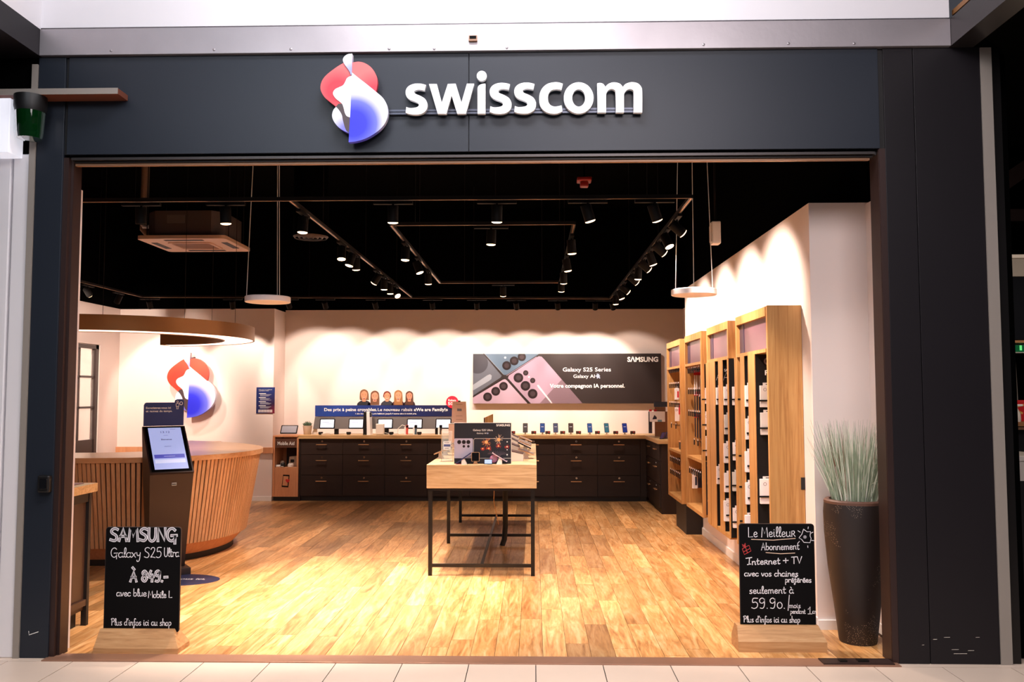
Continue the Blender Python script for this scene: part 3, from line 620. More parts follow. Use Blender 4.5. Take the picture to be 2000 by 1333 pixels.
def spot(label, x, y, target, power=30.0, ang=55, on=True, axis='x', blend=0.6):
    t = thing('track_spotlight', label, 'spotlight', (x, y, TZ-0.02), 'black track spotlights')
    def add(n, me, loc=(0, 0, 0), q=None, par=t):
        o = bpy.data.objects.new(n, me); COL.objects.link(o); o.parent = par; o.location = loc
        if q is not None: o.rotation_mode = 'QUATERNION'; o.rotation_quaternion = q
        return o
    ad = add('adapter', SM['adapter'])
    if axis == 'y': ad.rotation_euler = (0, 0, math.pi/2)
    add('stem', SM['stem'])
    c = Vector((0, 0, -0.085)); d = (Vector(target)-(Vector((x, y, TZ-0.02))+c)).normalized()
    q = Vector((0, 0, -1)).rotation_difference(d)
    h = add('housing', SM['housing'], c, q)
    add('lens', SM['lens' if on else 'lens_dark'], par=h)
    if power:
        k = (power, ang, blend)
        if k not in LD:
            l = bpy.data.lights.new('spot_beam', 'SPOT'); l.energy = power*SPOT_GAIN; l.spot_size = math.radians(ang); l.spot_blend = blend; l.color = WARM; l.shadow_soft_size = 0.03; LD[k] = l
        add('beam', LD[k], (0, 0, -0.075), par=h)
    return t
# front rail
for i, (x, tg, pw) in enumerate([(-4.2, (-4.2, 1.2, 0), 0), (-2.62, (-2.62, 0.9, 0), 0), (-2.05, (-2.0, 1.0, 0), 40), (-0.93, (-1.0, 1.1, 0), 70), (-0.24, (-0.3, 1.2, 0), 30), (0.36, (1.0, 1.0, 0.6), 36), (0.80, (1.5, 1.2, 0.8), 36)]):
    if i == 0: continue
    spot('spotlight on the front ceiling track, %s counted from the slate pillar' % ORD[i-1], x, 0.685, tg, pw, 62, pw > 0)
# branch beside the table: floor pools and the desk
for i, (y, tg, pw) in enumerate([(1.02, (-1.75, 1.0, 0), 90), (2.25, (-1.5, 1.7, 0), 150), (2.62, (-2.2, 2.3, 0.2), 65), (2.85, (-1.62, 3.4, 0), 45), (3.9, (-2.9, 4.3, 0.8), 45), (4.35, (-1.7, 4.7, 0), 0), (4.75, (-1.62, 5.0, 0), 0), (5.15, (-0.45, 4.0, 0.9), 40)]):
    spot('spotlight on the track branch over the open floor, %s from the entrance' % ORD[i], -1.62, y, tg, pw, 60, True, 'y')
# small rectangle over the table
for i, (x, y, tg, pw, ax) in enumerate([(-0.32, 1.55, (-0.42, 1.75, 0), 40, 'x'), (-1.085, 2.3, (-1.2, 2.2, 0), 60, 'y'), (-1.085, 3.1, (-0.45, 3.0, 0.9), 50, 'y'), (-1.085, 3.9, (-1.1, 4.4, 0), 25, 'y'), (0.31, 2.0, (0.5, 2.3, 0), 70, 'y'), (0.31, 3.0, (0.8, 3.2, 0), 45, 'y'), (0.31, 3.9, (0.4, 4.6, 0), 40, 'y'), (0.31, 4.6, (0.3, 5.4, 0), 30, 'y'), (-0.35, 5.02, (-0.4, 6.2, 0), 40, 'x')]):
    spot('spotlight on the small rectangular track above the table, %s clockwise' % ORD[i], x, y, tg, pw, 60, True, ax)
# side rail: shelves and side wall
for i, (y, tg, pw) in enumerate([(1.25, (1.9, 1.45, 2.0), 40), (1.75, (1.7, 1.2, 1.0), 20), (2.15, (1.9, 2.35, 2.0), 38), (2.65, (1.7, 2.9, 0.9), 20), (3.1, (1.9, 3.3, 2.0), 38), (3.6, (0.9, 3.9, 0), 30), (4.05, (1.9, 4.3, 2.0), 38), (4.9, (1.9, 5.0, 2.0), 34), (5.4, (1.7, 5.4, 0.9), 15), (6.0, (1.2, 6.2, 0), 20)]):
    spot('spotlight on the side track in front of the shelves, %s from the entrance' % ORD[i], 1.04, y, tg, pw*(1.0 if pw < 34 else 1.0), 58 if pw < 34 else 100, True, 'y', 0.6 if pw < 34 else 0.8)
# rear rail: washes the back wall
for i, (px, tx, pw) in enumerate([(302, -5.2, 30), (458, -4.15, 34), (565, -3.2, 34), (635, -2.75, 36), (732, -2.0, 40), (843, -1.3, 40), (930, -0.75, 40), (1008, -0.1, 42), (1090, 0.45, 46), (1165, 0.9, 46), (1200, 1.5, 16)]):
    x = at(px, 590, Y=6.5).x; yy = 6.35+0.4*(x+5.19)/6.23
    wy = 7.3 if x < -3.5 else 7.85
    spot('spotlight on the rear track facing the back wall, %s from the glazed door' % ORD[i], x, yy, (tx, wy, 1.55), pw*0.68, 70, False, 'x', 0.35)
# track by the glazed door
for i, (y, tg, pw) in enumerate([(4.35, (-5.7, 7.3, 1.6), 70), (4.95, (-5.3, 7.3, 1.2), 26), (5.7, (-5.93, 6.0, 1.4), 12)]):
    spot('spotlight on the track near the glazed door, %s from the entrance' % ORD[i], -5.19, y, tg, pw, 60, i < 2, 'y')

# ------------------------------------------------------------------ pendant discs
for lab, px, py, Y in (('round white disc lamp hanging above the reception side', 523, 586, 1.8), ('round white disc lamp hanging in front of the shelf wall', 1355.5, 572, 1.8)):
    c = at(px, py, Y=Y); r = 0.176
    t = thing('pendant_lamp', lab, 'lamp', c, 'white disc pendant lamps')
    lathe('disc', [(0, 0.024), (r-0.004, 0.024), (r, 0.020), (r, -0.018), (r-0.004, -0.021), (r-0.01, -0.018), (0, -0.018)], c, mat('disc_white', (238, 236, 244), 0.5), t, 48)
    lathe('diffuser', [(0, -0.0185), (r-0.012, -0.0185)], c, mat('disc_diffuser', (240, 232, 232), 0.6), t, 48)
    for k in range(3):
        a = math.radians(200+120*k); p = c+Vector((r*0.92*math.cos(a), r*0.92*math.sin(a), 0.018))
        tube('wire', [p, (c.x+0.10*math.cos(a), c.y+0.10*math.sin(a), 4.299)], 0.0030, G['cable'], t, 5)
    box('cable_box', (c.x-0.02, c.y+r*0.5, c.z+0.018), (c.x+0.02, c.y+r*0.5+0.05, c.z+0.032), G['blackmetal'], t)

# ------------------------------------------------------------------ ring lamp over the reception desk
RC = Vector((-4.32, 3.9, 0)); RZ0, RZ1 = 2.075, 2.215
t = thing('ring_lamp', 'large bronze open ring lamp hanging above the round reception desk', 'lamp', (RC.x, RC.y, RZ0))
mat('bronze', (152, 112, 70), 0.42, metal=0.55, noise=(3, 0.06))
def arc(r0, r1, z0, z1, a0, a1, n=72):
    V, Fc = [], []
    for i in range(n+1):
        a = math.radians(a0+(a1-a0)*i/n); c, s = math.cos(a), math.sin(a)
        V += [(RC.x+r0*c, RC.y+r0*s, z0), (RC.x+r1*c, RC.y+r1*s, z0), (RC.x+r1*c, RC.y+r1*s, z1), (RC.x+r0*c, RC.y+r0*s, z1)]
    for i in range(n):
        for k in range(4): a, b = i*4+k, i*4+(k+1)%4; Fc.append((a, a+4, b+4, b))
    return V, Fc+[(0,1,2,3), (n*4+3, n*4+2, n*4+1, n*4)]
A0, A1 = -205, 90
v, f = arc(1.355, 1.37, RZ0, RZ1, A0, A1); obj('outer_band', v, f, G['bronze'], t, True)
v, f = arc(1.05, 1.065, RZ0, RZ1, A0, A1); obj('inner_band', v, f, G['bronze'], t, True)
v, f = arc(1.065, 1.355, RZ1-0.02, RZ1, A0, A1); obj('top_plate', v, f, G['bronze'], t)
v, f = arc(1.066, 1.354, RZ0+0.006, RZ0+0.02, A0, A1); obj('diffuser', v, f, mat('ring_light', (250, 236, 224), 0.5, emit=(255, 226, 206), es=2.2), t)
for a_ in (A0, A1):
    a = math.radians(a_); p = Vector((math.cos(a), math.sin(a), 0)); n_ = Vector((-math.sin(a), math.cos(a), 0))*0.004
    V = [RC+p*r+Vector((0,0,z))+n_*s for r in (1.05, 1.37) for z in (RZ0, RZ1) for s in (-1, 1)]
    obj('end_cap', V, [(0,1,3,2),(4,6,7,5),(0,4,5,1),(2,3,7,6),(0,2,6,4),(1,5,7,3)], G['bronze'], t)
for a_ in (-190, -120, -70, -35, 5, 60):
    a = math.radians(a_); p = RC+Vector((1.2*math.cos(a), 1.2*math.sin(a), RZ1)); tube('wire', [p, (p.x, p.y, 4.299)], 0.0022, G['track'], t, 5)

# ------------------------------------------------------------------ air conditioning cassette, diffuser, speaker, alarm
ac = thing('ceiling_air_conditioner', 'square air conditioning cassette with a cream grille panel hanging under the black ceiling', 'air conditioner', (-3.94, 4.98, 3.25))
X0, X1, Y0, Y1 = -4.44, -3.44, 4.53, 5.43
mat('cassette', (222, 186, 160), 0.5); mat('cassette_body', (92, 78, 74), 0.5, metal=0.3)
slab('panel', rrect(X0, Y0, X1, Y1, 0.05), Fr((0, 0, 3.26), (1, 0, 0), (0, 1, 0)), -0.02, 0.02, G['cassette'], ac)
FD = Fr((0, 0, 3.24), (1, 0, 0), (0, -1, 0))
ring('intake_frame', rrect(-4.19, -5.20, -3.69, -4.76, 0.04), rrect(-4.16, -5.17, -3.72, -4.79, 0.03), FD, 0.0, 0.012, G['cassette'], ac)
for k in range(9): box('grille_bar', (-4.16, 4.80+k*0.042, 3.234), (-3.72, 4.815+k*0.042, 3.242), mat('grille', (176, 142, 122), 0.5), ac)
for a, b in (((-4.16, 4.60, 3.236), (-3.72, 4.66, 3.2405)), ((-4.16, 5.30, 3.236), (-3.72, 5.36, 3.2405)), ((-4.38, 4.78, 3.236), (-4.31, 5.18, 3.2405)), ((-3.57, 4.78, 3.236), (-3.50, 5.18, 3.2405))):
    box('air_slot', a, b, G['toe'], ac)
slab('body', [(X0+0.18, Y0+0.06), (X1-0.18, Y0+0.06), (X1-0.06, Y0+0.18), (X1-0.06, Y1-0.18), (X1-0.18, Y1-0.06), (X0+0.18, Y1-0.06), (X0+0.06, Y1-0.18), (X0+0.06, Y0+0.18)], Fr((0, 0, 3.28), (1, 0, 0), (0, 1, 0)), 0, 0.29, G['cassette_body'], ac)
box('rating_plate', (-4.12, Y0+0.052, 3.43), (-3.92, Y0+0.06, 3.52), mat('plate', (108, 94, 88), 0.5), ac)
for x, y in ((X0+0.03, Y0+0.2), (X1-0.03, Y0+0.2), (X1-0.03, Y1-0.2), (X0+0.03, Y1-0.2)):
    tube('hanger', [(x, y, 3.30), (x, y, 4.3)], 0.005, G['track'], ac, 6)
tube('drain_pipe', [(X0+0.05, 4.75, 3.42), (X0-0.02, 4.75, 3.42), (X0-0.05, 4.75, 3.47), (X0-0.05, 4.75, 3.66)], 0.022, G['offwhite'], ac, 10)
tube('insulated_pipe', [(X0+0.07, 4.95, 3.36), (X0-0.04, 4.9, 3.36), (X0-0.06, 4.85, 3.40), (X0-0.06, 4.85, 4.3)], 0.045, mat('foil', (140, 110, 90), 0.5), ac, 10)
c = at(607, 466, Z=3.3)
df = thing('ceiling_diffuser', 'round black ceiling air diffuser with concentric rings', 'vent', c)
for k in range(4): lathe('ring', [(0.20-k*0.05, 0.02), (0.185-k*0.05, 0.0), (0.175-k*0.05, 0.0), (0.19-k*0.05, 0.02)], c, mat('diffuser', (72, 58, 54), 0.5), df, 40)
lathe('duct', [(0.20, 0.02), (0.20, 1.0)], c, G['void'], df, 32)
c = at(1397, 456, X=1.45)
sp = thing('ceiling_speaker', 'small white loudspeaker on a thin pole high beside the shelf wall', 'speaker', c)
box('cabinet', (c.x-0.035, c.y-0.05, c.z-0.09), (c.x+0.035, c.y+0.05, c.z+0.09), G['offwhite'], sp, bev=0.008)
box('grille', (c.x-0.041, c.y-0.035, c.z-0.07), (c.x-0.035, c.y+0.035, c.z+0.06), mat('speaker_grille', (200, 180, 170), 0.6), sp); tube('pole', [(c.x, c.y, c.z+0.09), (c.x, c.y, 4.3)], 0.008, G['track'], sp)
c = at(1141, 356, Z=3.55)
al = thing('fire_alarm', 'small dark red fire alarm under the black ceiling', 'alarm', c)
box('base', (c.x-0.07, c.y-0.07, c.z), (c.x+0.07, c.y+0.07, c.z+0.04), mat('alarm_red', (120, 20, 18), 0.4), al, bev=0.01); box('sounder', (c.x-0.04, c.y-0.04, c.z-0.05), (c.x+0.04, c.y+0.04, c.z), G['alarm_red'], al, bev=0.01)
tube('conduit', [(c.x, c.y, c.z+0.04), (c.x, c.y, 4.3)], 0.008, G['void'], al)
# ------------------------------------------------------------------ drawer cabinets along the back wall
ROWS = [(0.655, 0.874), (0.366, 0.648), (0.072, 0.359)]
def drawers(t, fr, w, seamed=True):
    """fr: origin at the left bottom of the front, three drawers, each with handle and lock"""
    for z0, z1 in ROWS:
        d = slab('drawer', [(0.003, z0), (w-0.003, z0), (w-0.003, z1), (0.003, z1)], fr, 0.0, 0.018, G['espresso'], t)
        hz = z1-0.083 if z1 > 0.8 else z1-0.080
        h0, h1 = w/2-0.076, w/2+0.076
        V = [tubev([fr.p(h0, hz, 0.045), fr.p(h1, hz, 0.045)], 0.0065, 8), tubev([fr.p(h0+0.012, hz, 0.018), fr.p(h0+0.012, hz, 0.045)], 0.005, 6), tubev([fr.p(h1-0.012, hz, 0.018), fr.p(h1-0.012, hz, 0.045)], 0.005, 6)]
        v, f = join(V); obj('handle', v, f, G['brass'], d, True)
        ring('lock', circ(w/2+0.004, hz+0.046, 0.012, 16), circ(w/2+0.004, hz+0.046, 0.007, 16), fr, 0.018, 0.022, G['chrome'], d)
CX0, CX1 = -3.297, 1.49; CW_ = (CX1-CX0)/8
for i in range(8):
    x = CX0+i*CW_
    ends = {0: 'dark three-drawer cabinet next to the wooden collection stand', 7: 'dark three-drawer cabinet at the inner corner of the back counter'}
    t = thing('drawer_cabinet', ends.get(i, 'dark three-drawer cabinet under the back counter, %s from the wooden collection stand' % ORD[i]), 'cabinet', (x+CW_/2, 7.6, 0), 'drawer cabinets under the back counter')
    box('body', (x+0.001, 7.318, 0.06), (x+CW_-0.001, 7.84, 0.875), G['espresso'], t)
    box('plinth', (x, 7.335, 0), (x+CW_, 7.8, 0.06), G['toe'], t)
    drawers(t, Fr((x, 7.318, 0)), CW_)
t = thing('corner_filler', 'narrow dark filler panel in the inner corner of the counter', 'panel', (1.53, 7.32, 0)); box('panel', (1.492, 7.30, 0.06), (1.575, 7.36, 0.875), G['espresso'], t); box('plinth', (1.492, 7.335, 0), (1.575, 7.4, 0.06), G['toe'], t)
for i, (y0, lab) in enumerate(((6.06, 'dark three-drawer cabinet on the short side of the counter beside the shelf wall'), (6.68, 'dark three-drawer cabinet on the short side of the counter by the inner corner'))):
    t = thing('drawer_cabinet', lab, 'cabinet', (1.9, y0+0.31, 0), 'drawer cabinets under the back counter')
    box('body', (1.598, y0-0.03 if i == 0 else y0, 0.0 if i == 0 else 0.06), (2.19, y0+0.62, 0.875), G['espresso'], t)
    box('plinth', (1.61, y0, 0), (2.15, y0+0.62, 0.0601), G['toe'], t)
    drawers(t, Fr((1.598, y0+0.62, 0), (0, -1, 0)), 0.62)
t = thing('counter_end_panel', 'dark side panel beside the first drawer cabinet', 'panel', (-3.31, 7.55, 0)); box('panel', (-3.322, 7.297, 0), (-3.298, 7.84, 0.875), G['espresso'], t)
top = slab('oak_worktop', [(-3.33, 7.275), (1.555, 7.275), (1.555, 6.0), (2.195, 6.0), (2.195, 7.845), (-3.33, 7.845)], Fr((0, 0, 0.876), (1, 0, 0), (0, 1, 0)), 0, 0.047, G['oak_x'])
tag(top, 'long oak worktop running along the back wall and round the corner', 'worktop')

# ------------------------------------------------------------------ Mobile Aid stand
def zf(px, py): p = at(510+px/7.845, 820+py/7.845, Y=7.28); return p.x, p.z
t = thing('collection_stand', 'wooden phone collection stand with an open box and a red heart picture', 'stand', (-3.5, 7.5, 0))
xa, zt = zf(182, 268); xb, _ = zf(575, 268); _, zb = zf(182, 1183)
x0, zo1 = zf(213, 432); x1, zo0 = zf(543, 735); _, zh = zf(213, 297)
FA = Fr((0, 7.28, 0))
for nm, a, b in (('side', (xa, 7.28, zb), (x0, 7.72, zt)), ('side', (x1, 7.28, zb), (xb, 7.72, zt)), ('top', (xa, 7.275, zt), (xb, 7.72, zt+0.02)), ('bottom', (x0, 7.28, zb), (x1, 7.70, zb+0.02)), ('back', (x0, 7.70, zb), (x1, 7.72, zt))):
    box(nm, a, b, G['cork'], t)
hp = box('header_panel', (x0, 7.285, zo1), (x1, 7.305, zh+0.004), mat('header_brown', (84, 52, 38), 0.5), t)
a, zt_ = zf(250, 391); b, _ = zf(507, 391); text('lettering', 'Mobile Aid', Fr((0, 7.285, 0)), a, zt_, b-a, 0.052, G['white'], hp, bold=0.014)
fp = box('front_panel', (x0, 7.285, zb+0.02), (x1, 7.305, zo0), G['cork'], t)
def zp(pts): return [zf(*q) for q in pts]
slab('phone_picture', zp([(335,845),(435,850),(415,1042),(312,1035)]), Fr((0, 7.285, 0)), 0.0005, 0.001, G['screenblack'], fp)
slab('phone_picture_screen', zp([(338,866),(420,870),(404,1018),(325,1012)]), Fr((0, 7.285, 0)), 0.001, 0.0014, G['cork'], fp)
hx, hz = zf(405, 940); s = 0.033
hp_ = [(hx+s*0.0625*16*math.sin(u)**3*0.9, hz+s*0.0625*(13*math.cos(u)-5*math.cos(2*u)-2*math.cos(3*u)-math.cos(4*u))) for u in [k*2*math.pi/32 for k in range(32)]]
slab('heart_picture', hp_, Fr((0, 7.285, 0)), 0.0014, 0.002, mat('heart', (190, 20, 24), 0.5), fp)
box('plinth', (xa+0.02, 7.31, 0), (xb, 7.7, zb), G['toe'], t); box('box_floor', (x0, 7.305, zo0-0.01), (x1, 7.70, zo0), G['cork'], t)
box('box_wall', (x0+0.06, 7.66, zo0), (x1, 7.68, zo1), G['toe'], t)
def item(name, label, cat, a, b, m, group=None, bev=0.004):
    o = box(name, a, b, m, None, bev); return tag(o, label, cat, group)
xm = (x0+x1)/2
c = thing('cardboard_box', 'pale cardboard box with a phone print inside the wooden collection stand', 'box', (xm+0.07, 7.5, zo0))
slab('carton', [(xm-0.01, zo0), (x1-0.005, zo0), (x1-0.003, zo0+0.15), (xm+0.005, zo0+0.14)], Fr((0, 7.45, 0)), -0.12, 0, mat('carton', (214, 198, 178), 0.6), c)
slab('print', [(xm+0.02, zo0+0.06), (xm+0.075, zo0+0.06), (xm+0.075, zo0+0.10), (xm+0.02, zo0+0.10)], Fr((0, 7.45, 0)), 0, 0.001, G['black'], c)
for i, (dx, w, h, m_, lab) in enumerate(((-0.13, 0.09, 0.03, 'white', 'flat white packet lying in the wooden collection stand'), (-0.06, 0.07, 0.06, 'black', 'small black adapter lying in the wooden collection stand'), (-0.085, 0.06, 0.085, 'offwhite', 'rolled pale cable lying in the wooden collection stand'), (0.05, 0.09, 0.05, 'offwhite', 'folded pale pouch lying in the wooden collection stand'))):
    tt = thing('donated_accessory', lab, 'accessory', (xm+dx, 7.36+0.05*(i == 2), zo0), 'accessories in the wooden collection stand')
    yy = 7.36+0.05*(i == 2)
    lathe('case', [(0, 0), (w*0.45, 0), (w*0.5, h*0.3), (w*0.46, h*0.8), (w*0.3, h), (0, h)], (xm+dx, yy, zo0), G[m_], tt, 10)
    tube('lead', [(xm+dx-w*0.4, yy, zo0+0.01), (xm+dx-w*0.2, yy-0.05, zo0+0.012), (xm+dx+w*0.3, yy-0.045, zo0+0.01)], 0.004, G['cable'], tt, 6)

# ------------------------------------------------------------------ round reception desk
OUT = [(-5.5, 2.37), (-4.6, 2.36), (-3.97, 2.365), (-3.6, 2.39), (-3.28, 2.49), (-2.99, 2.70), (-2.79, 3.04), (-2.715, 3.45), (-2.76, 3.85), (-2.94, 4.25), (-3.3, 4.70), (-3.7, 5.02), (-4.15, 5.2)]
INN = [(-4.2, 4.62), (-3.9, 4.45), (-3.62, 4.1), (-3.52, 3.7), (-3.62, 3.35), (-3.9, 3.12), (-4.3, 3.05), (-5.5, 3.05)]
def dense(P, n=10): return spline(P, False, (), n)
outl = dense(OUT, 12)
def inset(P, d):
    R = []
    for i, p in enumerate(P):
        a, c = P[max(i-1, 0)], P[min(i+1, len(P)-1)]; dx, dy = c[0]-a[0], c[1]-a[1]; L = math.hypot(dx, dy)
        R.append((p[0]-dy/L*d, p[1]+dx/L*d))
    return R
rd = thing('reception_desk', 'rounded reception desk clad in vertical wooden slats', 'desk', (-4.0, 3.7, 0))
slab('desk_top', outl+dense(INN, 8), Fr((0, 0, 0.915), (1, 0, 0), (0, 1, 0)), 0, 0.045, G['beech_top'], rd)
def skirt(name, P0, z0, P1, z1, m):
    n = len(P0); V = [(x, y, z0) for x, y in P0]+[(x, y, z1) for x, y in P1]
    return obj(name, V, [(i, i+1, n+i+1, n+i) for i in range(n-1)], m, rd, True)
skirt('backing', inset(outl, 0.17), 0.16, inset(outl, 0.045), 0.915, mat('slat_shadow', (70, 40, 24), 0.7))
skirt('base_flare', inset(outl, 0.27), 0.055, inset(outl, 0.165), 0.165, G['cork']); skirt('plinth', inset(outl, 0.275), 0.0, inset(outl, 0.275), 0.055, G['toe'])
skirt('inner_face', dense(INN, 8), 0.05, dense(INN, 8), 0.915, G['cork'])
L_ = math.hypot(0.125, 0.745); sv, sf = boxv((-0.0145, -0.014, 0), (0.0145, 0.0, L_)); sm_ = bpy.data.meshes.new('slat'); sm_.from_pydata(sv, [], sf); sm_.materials.append(G['beech'])
low = inset(outl, 0.160); acc, nxt = 0.0, 0.02
for i in range(len(outl)-1):
    a, b = low[i], low[i+1]; seg = math.hypot(b[0]-a[0], b[1]-a[1])
    while acc+seg > nxt:
        u = (nxt-acc)/seg; x, y = a[0]+(b[0]-a[0])*u, a[1]+(b[1]-a[1])*u
        ta = math.atan2(b[1]-a[1], b[0]-a[0]); nxt += 0.0370
        if x < -4.35 or y > 5.0: continue
        o = bpy.data.objects.new('slat', sm_); COL.objects.link(o); o.parent = rd
        o.location = Vector((x, y, 0.17))-ORG[rd.name]; o.rotation_euler = (math.atan2(0.125, 0.745), 0, ta)
    acc += seg
bk = thing('back_office_desk', 'small wooden desk with a dark opening against the alcove wall', 'desk', (-5.0, 7.0, 0))
for nm, a, b in (('top', (-5.14, 6.85, 0.80), (-4.42, 7.26, 0.84)), ('side', (-5.12, 6.87, 0), (-5.08, 7.26, 0.80)), ('side', (-4.48, 6.87, 0), (-4.44, 7.26, 0.80)), ('back', (-5.08, 7.24, 0.1), (-4.48, 7.26, 0.80))): box(nm, a, b, G['cork'] if nm != 'back' else G['toe'], bk)

# ------------------------------------------------------------------ check-in kiosk
K = thing('check_in_kiosk', 'dark brown check-in kiosk with a tilted screen and blue header', 'kiosk', (-3.098, 2.335, 0), rotz=math.radians(35))
prof = [(-0.05, 0.055), (-0.17, 0.84), (-0.187, 0.855), (0.1825, 1.227), (0.205, 1.22), (0.12, 0.78), (0.05, 0.055)]
def kx(z): return 0.165+0.035*min(1, max(0, (z-0.05)/0.77))
n = len(prof); V = [(-kx(z), y, z) for y, z in prof]+[(kx(z), y, z) for y, z in prof]
mat('kiosk_brown', (44, 30, 29), 0.45, metal=0.2)
obj('body', V, [tuple(range(n)), tuple(range(2*n-1, n-1, -1))]+[(i, n+i, n+(i+1)%n, (i+1)%n) for i in range(n)], G['kiosk_brown'], K)
box('base_plate', (-0.20, -0.15, 0.0), (0.20, 0.13, 0.055), mat('kiosk_base', (44, 32, 32), 0.5), K, bev=0.004)
o0 = Vector((0, -0.187, 0.855)); upv = Vector((0, 0.3355, 0.338)).normalized()*1.19; fk = Fr(o0, (1, 0, 0), upv)
slab('bezel', [(-0.185, 0.012), (0.185, 0.012), (0.185, 0.432), (-0.185, 0.432)], fk, 0, 0.004, G['screenblack'], K)
sc_ = slab('screen', [(-0.155, 0.03), (0.155, 0.03), (0.155, 0.42), (-0.155, 0.42)], fk, 0.004, 0.006, mat('kiosk_screen', (150, 160, 210), 0.25, emit=(168, 178, 228), es=0.8), K)
text('clock', '13:12', fk, 0.0, 0.368, 0.085, 0.020, mat('ink', (40, 40, 60), 0.6), sc_, 0.0065, align='C'); text('greeting', 'Bienvenue', fk, 0.0, 0.30, 0.10, 0.014, G['ink'], sc_, 0.0065, bold=0.02, align='C')
slab('button', [(-0.14, 0.13), (0.14, 0.13), (0.14, 0.165), (-0.14, 0.165)], fk, 0.006, 0.0065, G['screen_blue'], sc_); slab('button', [(-0.14, 0.085), (0.14, 0.085), (0.14, 0.118), (-0.14, 0.118)], fk, 0.006, 0.0065, mat('button_pale', (190, 196, 226), 0.3, emit=(196, 202, 236), es=0.8), sc_)
lines('caption', [[(-0.05, 0.147), (0.05, 0.147)]], 0.003, fk, G['button_pale'], sc_, 0.007)
lines('caption', [[(-0.03, 0.24), (0.03, 0.24)], [(-0.02, 0.345), (0.02, 0.345)], [(0.05, 0.405), (0.10, 0.405)]], 0.003, fk, mat('ink_soft', (120, 126, 160), 0.6), sc_, 0.0065)
fh = Fr((0, 0.196, 0))
hd_ = slab('header', [(-0.19, 1.23), (0.19, 1.23), (0.19, 1.44)]+[(0.19-0.02*(1-math.cos(a)), 1.44+0.02*math.sin(a)) for a in (0.5, 1.0, 1.5)]+[(0.125, 1.46), (0.105, 1.45), (0.10, 1.432)]+[(-0.165, 1.432), (-0.18, 1.427), (-0.19, 1.41)], fh, 0, 0.012, G['navy'], K)
text('lettering', 'Enregistrez-vous ici', fh, -0.172, 1.378, 0.235, 0.017, G['white'], hd_, 0.0135, bold=0.02); text('lettering', 'et gagnez du temps.', fh, -0.172, 1.350, 0.25, 0.017, G['white'], hd_, 0.0135, bold=0.02)
ring('person_icon', circ(0.127, 1.437, 0.010, 14), circ(0.127, 1.437, 0.006, 14), fh, 0.012, 0.0135, G['white'], hd_)
lines('person_icon', [[(0.115, 1.397), (0.112, 1.42), (0.127, 1.425), (0.142, 1.42), (0.139, 1.397), (0.115, 1.397)], [(0.12, 1.397), (0.12, 1.375), (0.134, 1.375), (0.134, 1.397)]], 0.005, fh, G['white'], hd_, 0.0135)
ring('clock_icon', circ(0.162, 1.424, 0.016, 18), circ(0.162, 1.424, 0.011, 18), fh, 0.012, 0.0135, G['white'], hd_)
box('card_slot', (0.0, -0.165, 0.745), (0.045, -0.148, 0.77), G['chrome'], K); box('slot', (0.005, -0.167, 0.752), (0.04, -0.164, 0.760), G['black'], K)
for o_ in K.children_recursive:
    for v_ in o_.data.vertices: v_.co.x *= 0.865
fs = thing('floor_sticker', 'dark blue oval floor sticker in front of the kiosk', 'sticker', (-2.93, 2.08, 0))
slab('sheet', circ(-2.95, 2.08, 0.40, 40, 0.235), Fr((0, 0, 0), (1, 0, 0), (0, 1, 0)), 0.0003, 0.0014, G['navydark'], fs)
FS = Fr((0, 0, 0), (1, 0, 0), (0, 1, 0)); text('lettering', 'Enregistrez-vous ici,', FS, -3.27, 2.09, 0.60, 0.055, G['white'], fs, 0.002, bold=0.01); text('lettering', 'merci', FS, -3.02, 1.96, 0.14, 0.05, G['white'], fs, 0.002, bold=0.01)

# ------------------------------------------------------------------ display table
t = thing('display_table', 'tall oak display table on black square steel legs in the middle of the floor', 'table', (-0.434, 3.8, 0))
mt = box('table_top', (-0.89, 2.25, 0.722), (0.023, 5.32, 0.918), G['oak_pale'], t, bev=0.004)
for y in (2.30, 3.86, 5.28):
    for x in (-0.862, -0.010): box('leg', (x-0.016, y-0.016, 0), (x+0.016, y+0.016, 0.722), G['blackmetal'], t)
    box('crossbar', (-0.846, y-0.013, 0.07), (-0.026, y+0.013, 0.096), G['blackmetal'], t)
box('under_frame', (-0.87, 2.28, 0.700), (0.0, 5.30, 0.722), G['blackmetal'], t)
box('stretcher', (-0.447, 2.31, 0.074), (-0.425, 5.27, 0.092), G['blackmetal'], t)
c = at(983, 1066, Z=0); tube('cable_conduit', [(c.x+0.02, c.y, 0.722), (c.x+0.02, c.y, 0.18), (c.x+0.01, c.y, 0.06), (c.x-0.01, c.y-0.02, 0.0)], 0.026, G['rubber'], t, 12)
tube('power_lead', [(-0.42, 4.4, 0.70), (-0.43, 4.4, 0.35), (-0.38, 4.45, 0.1)], 0.003, G['brass'], t, 5)

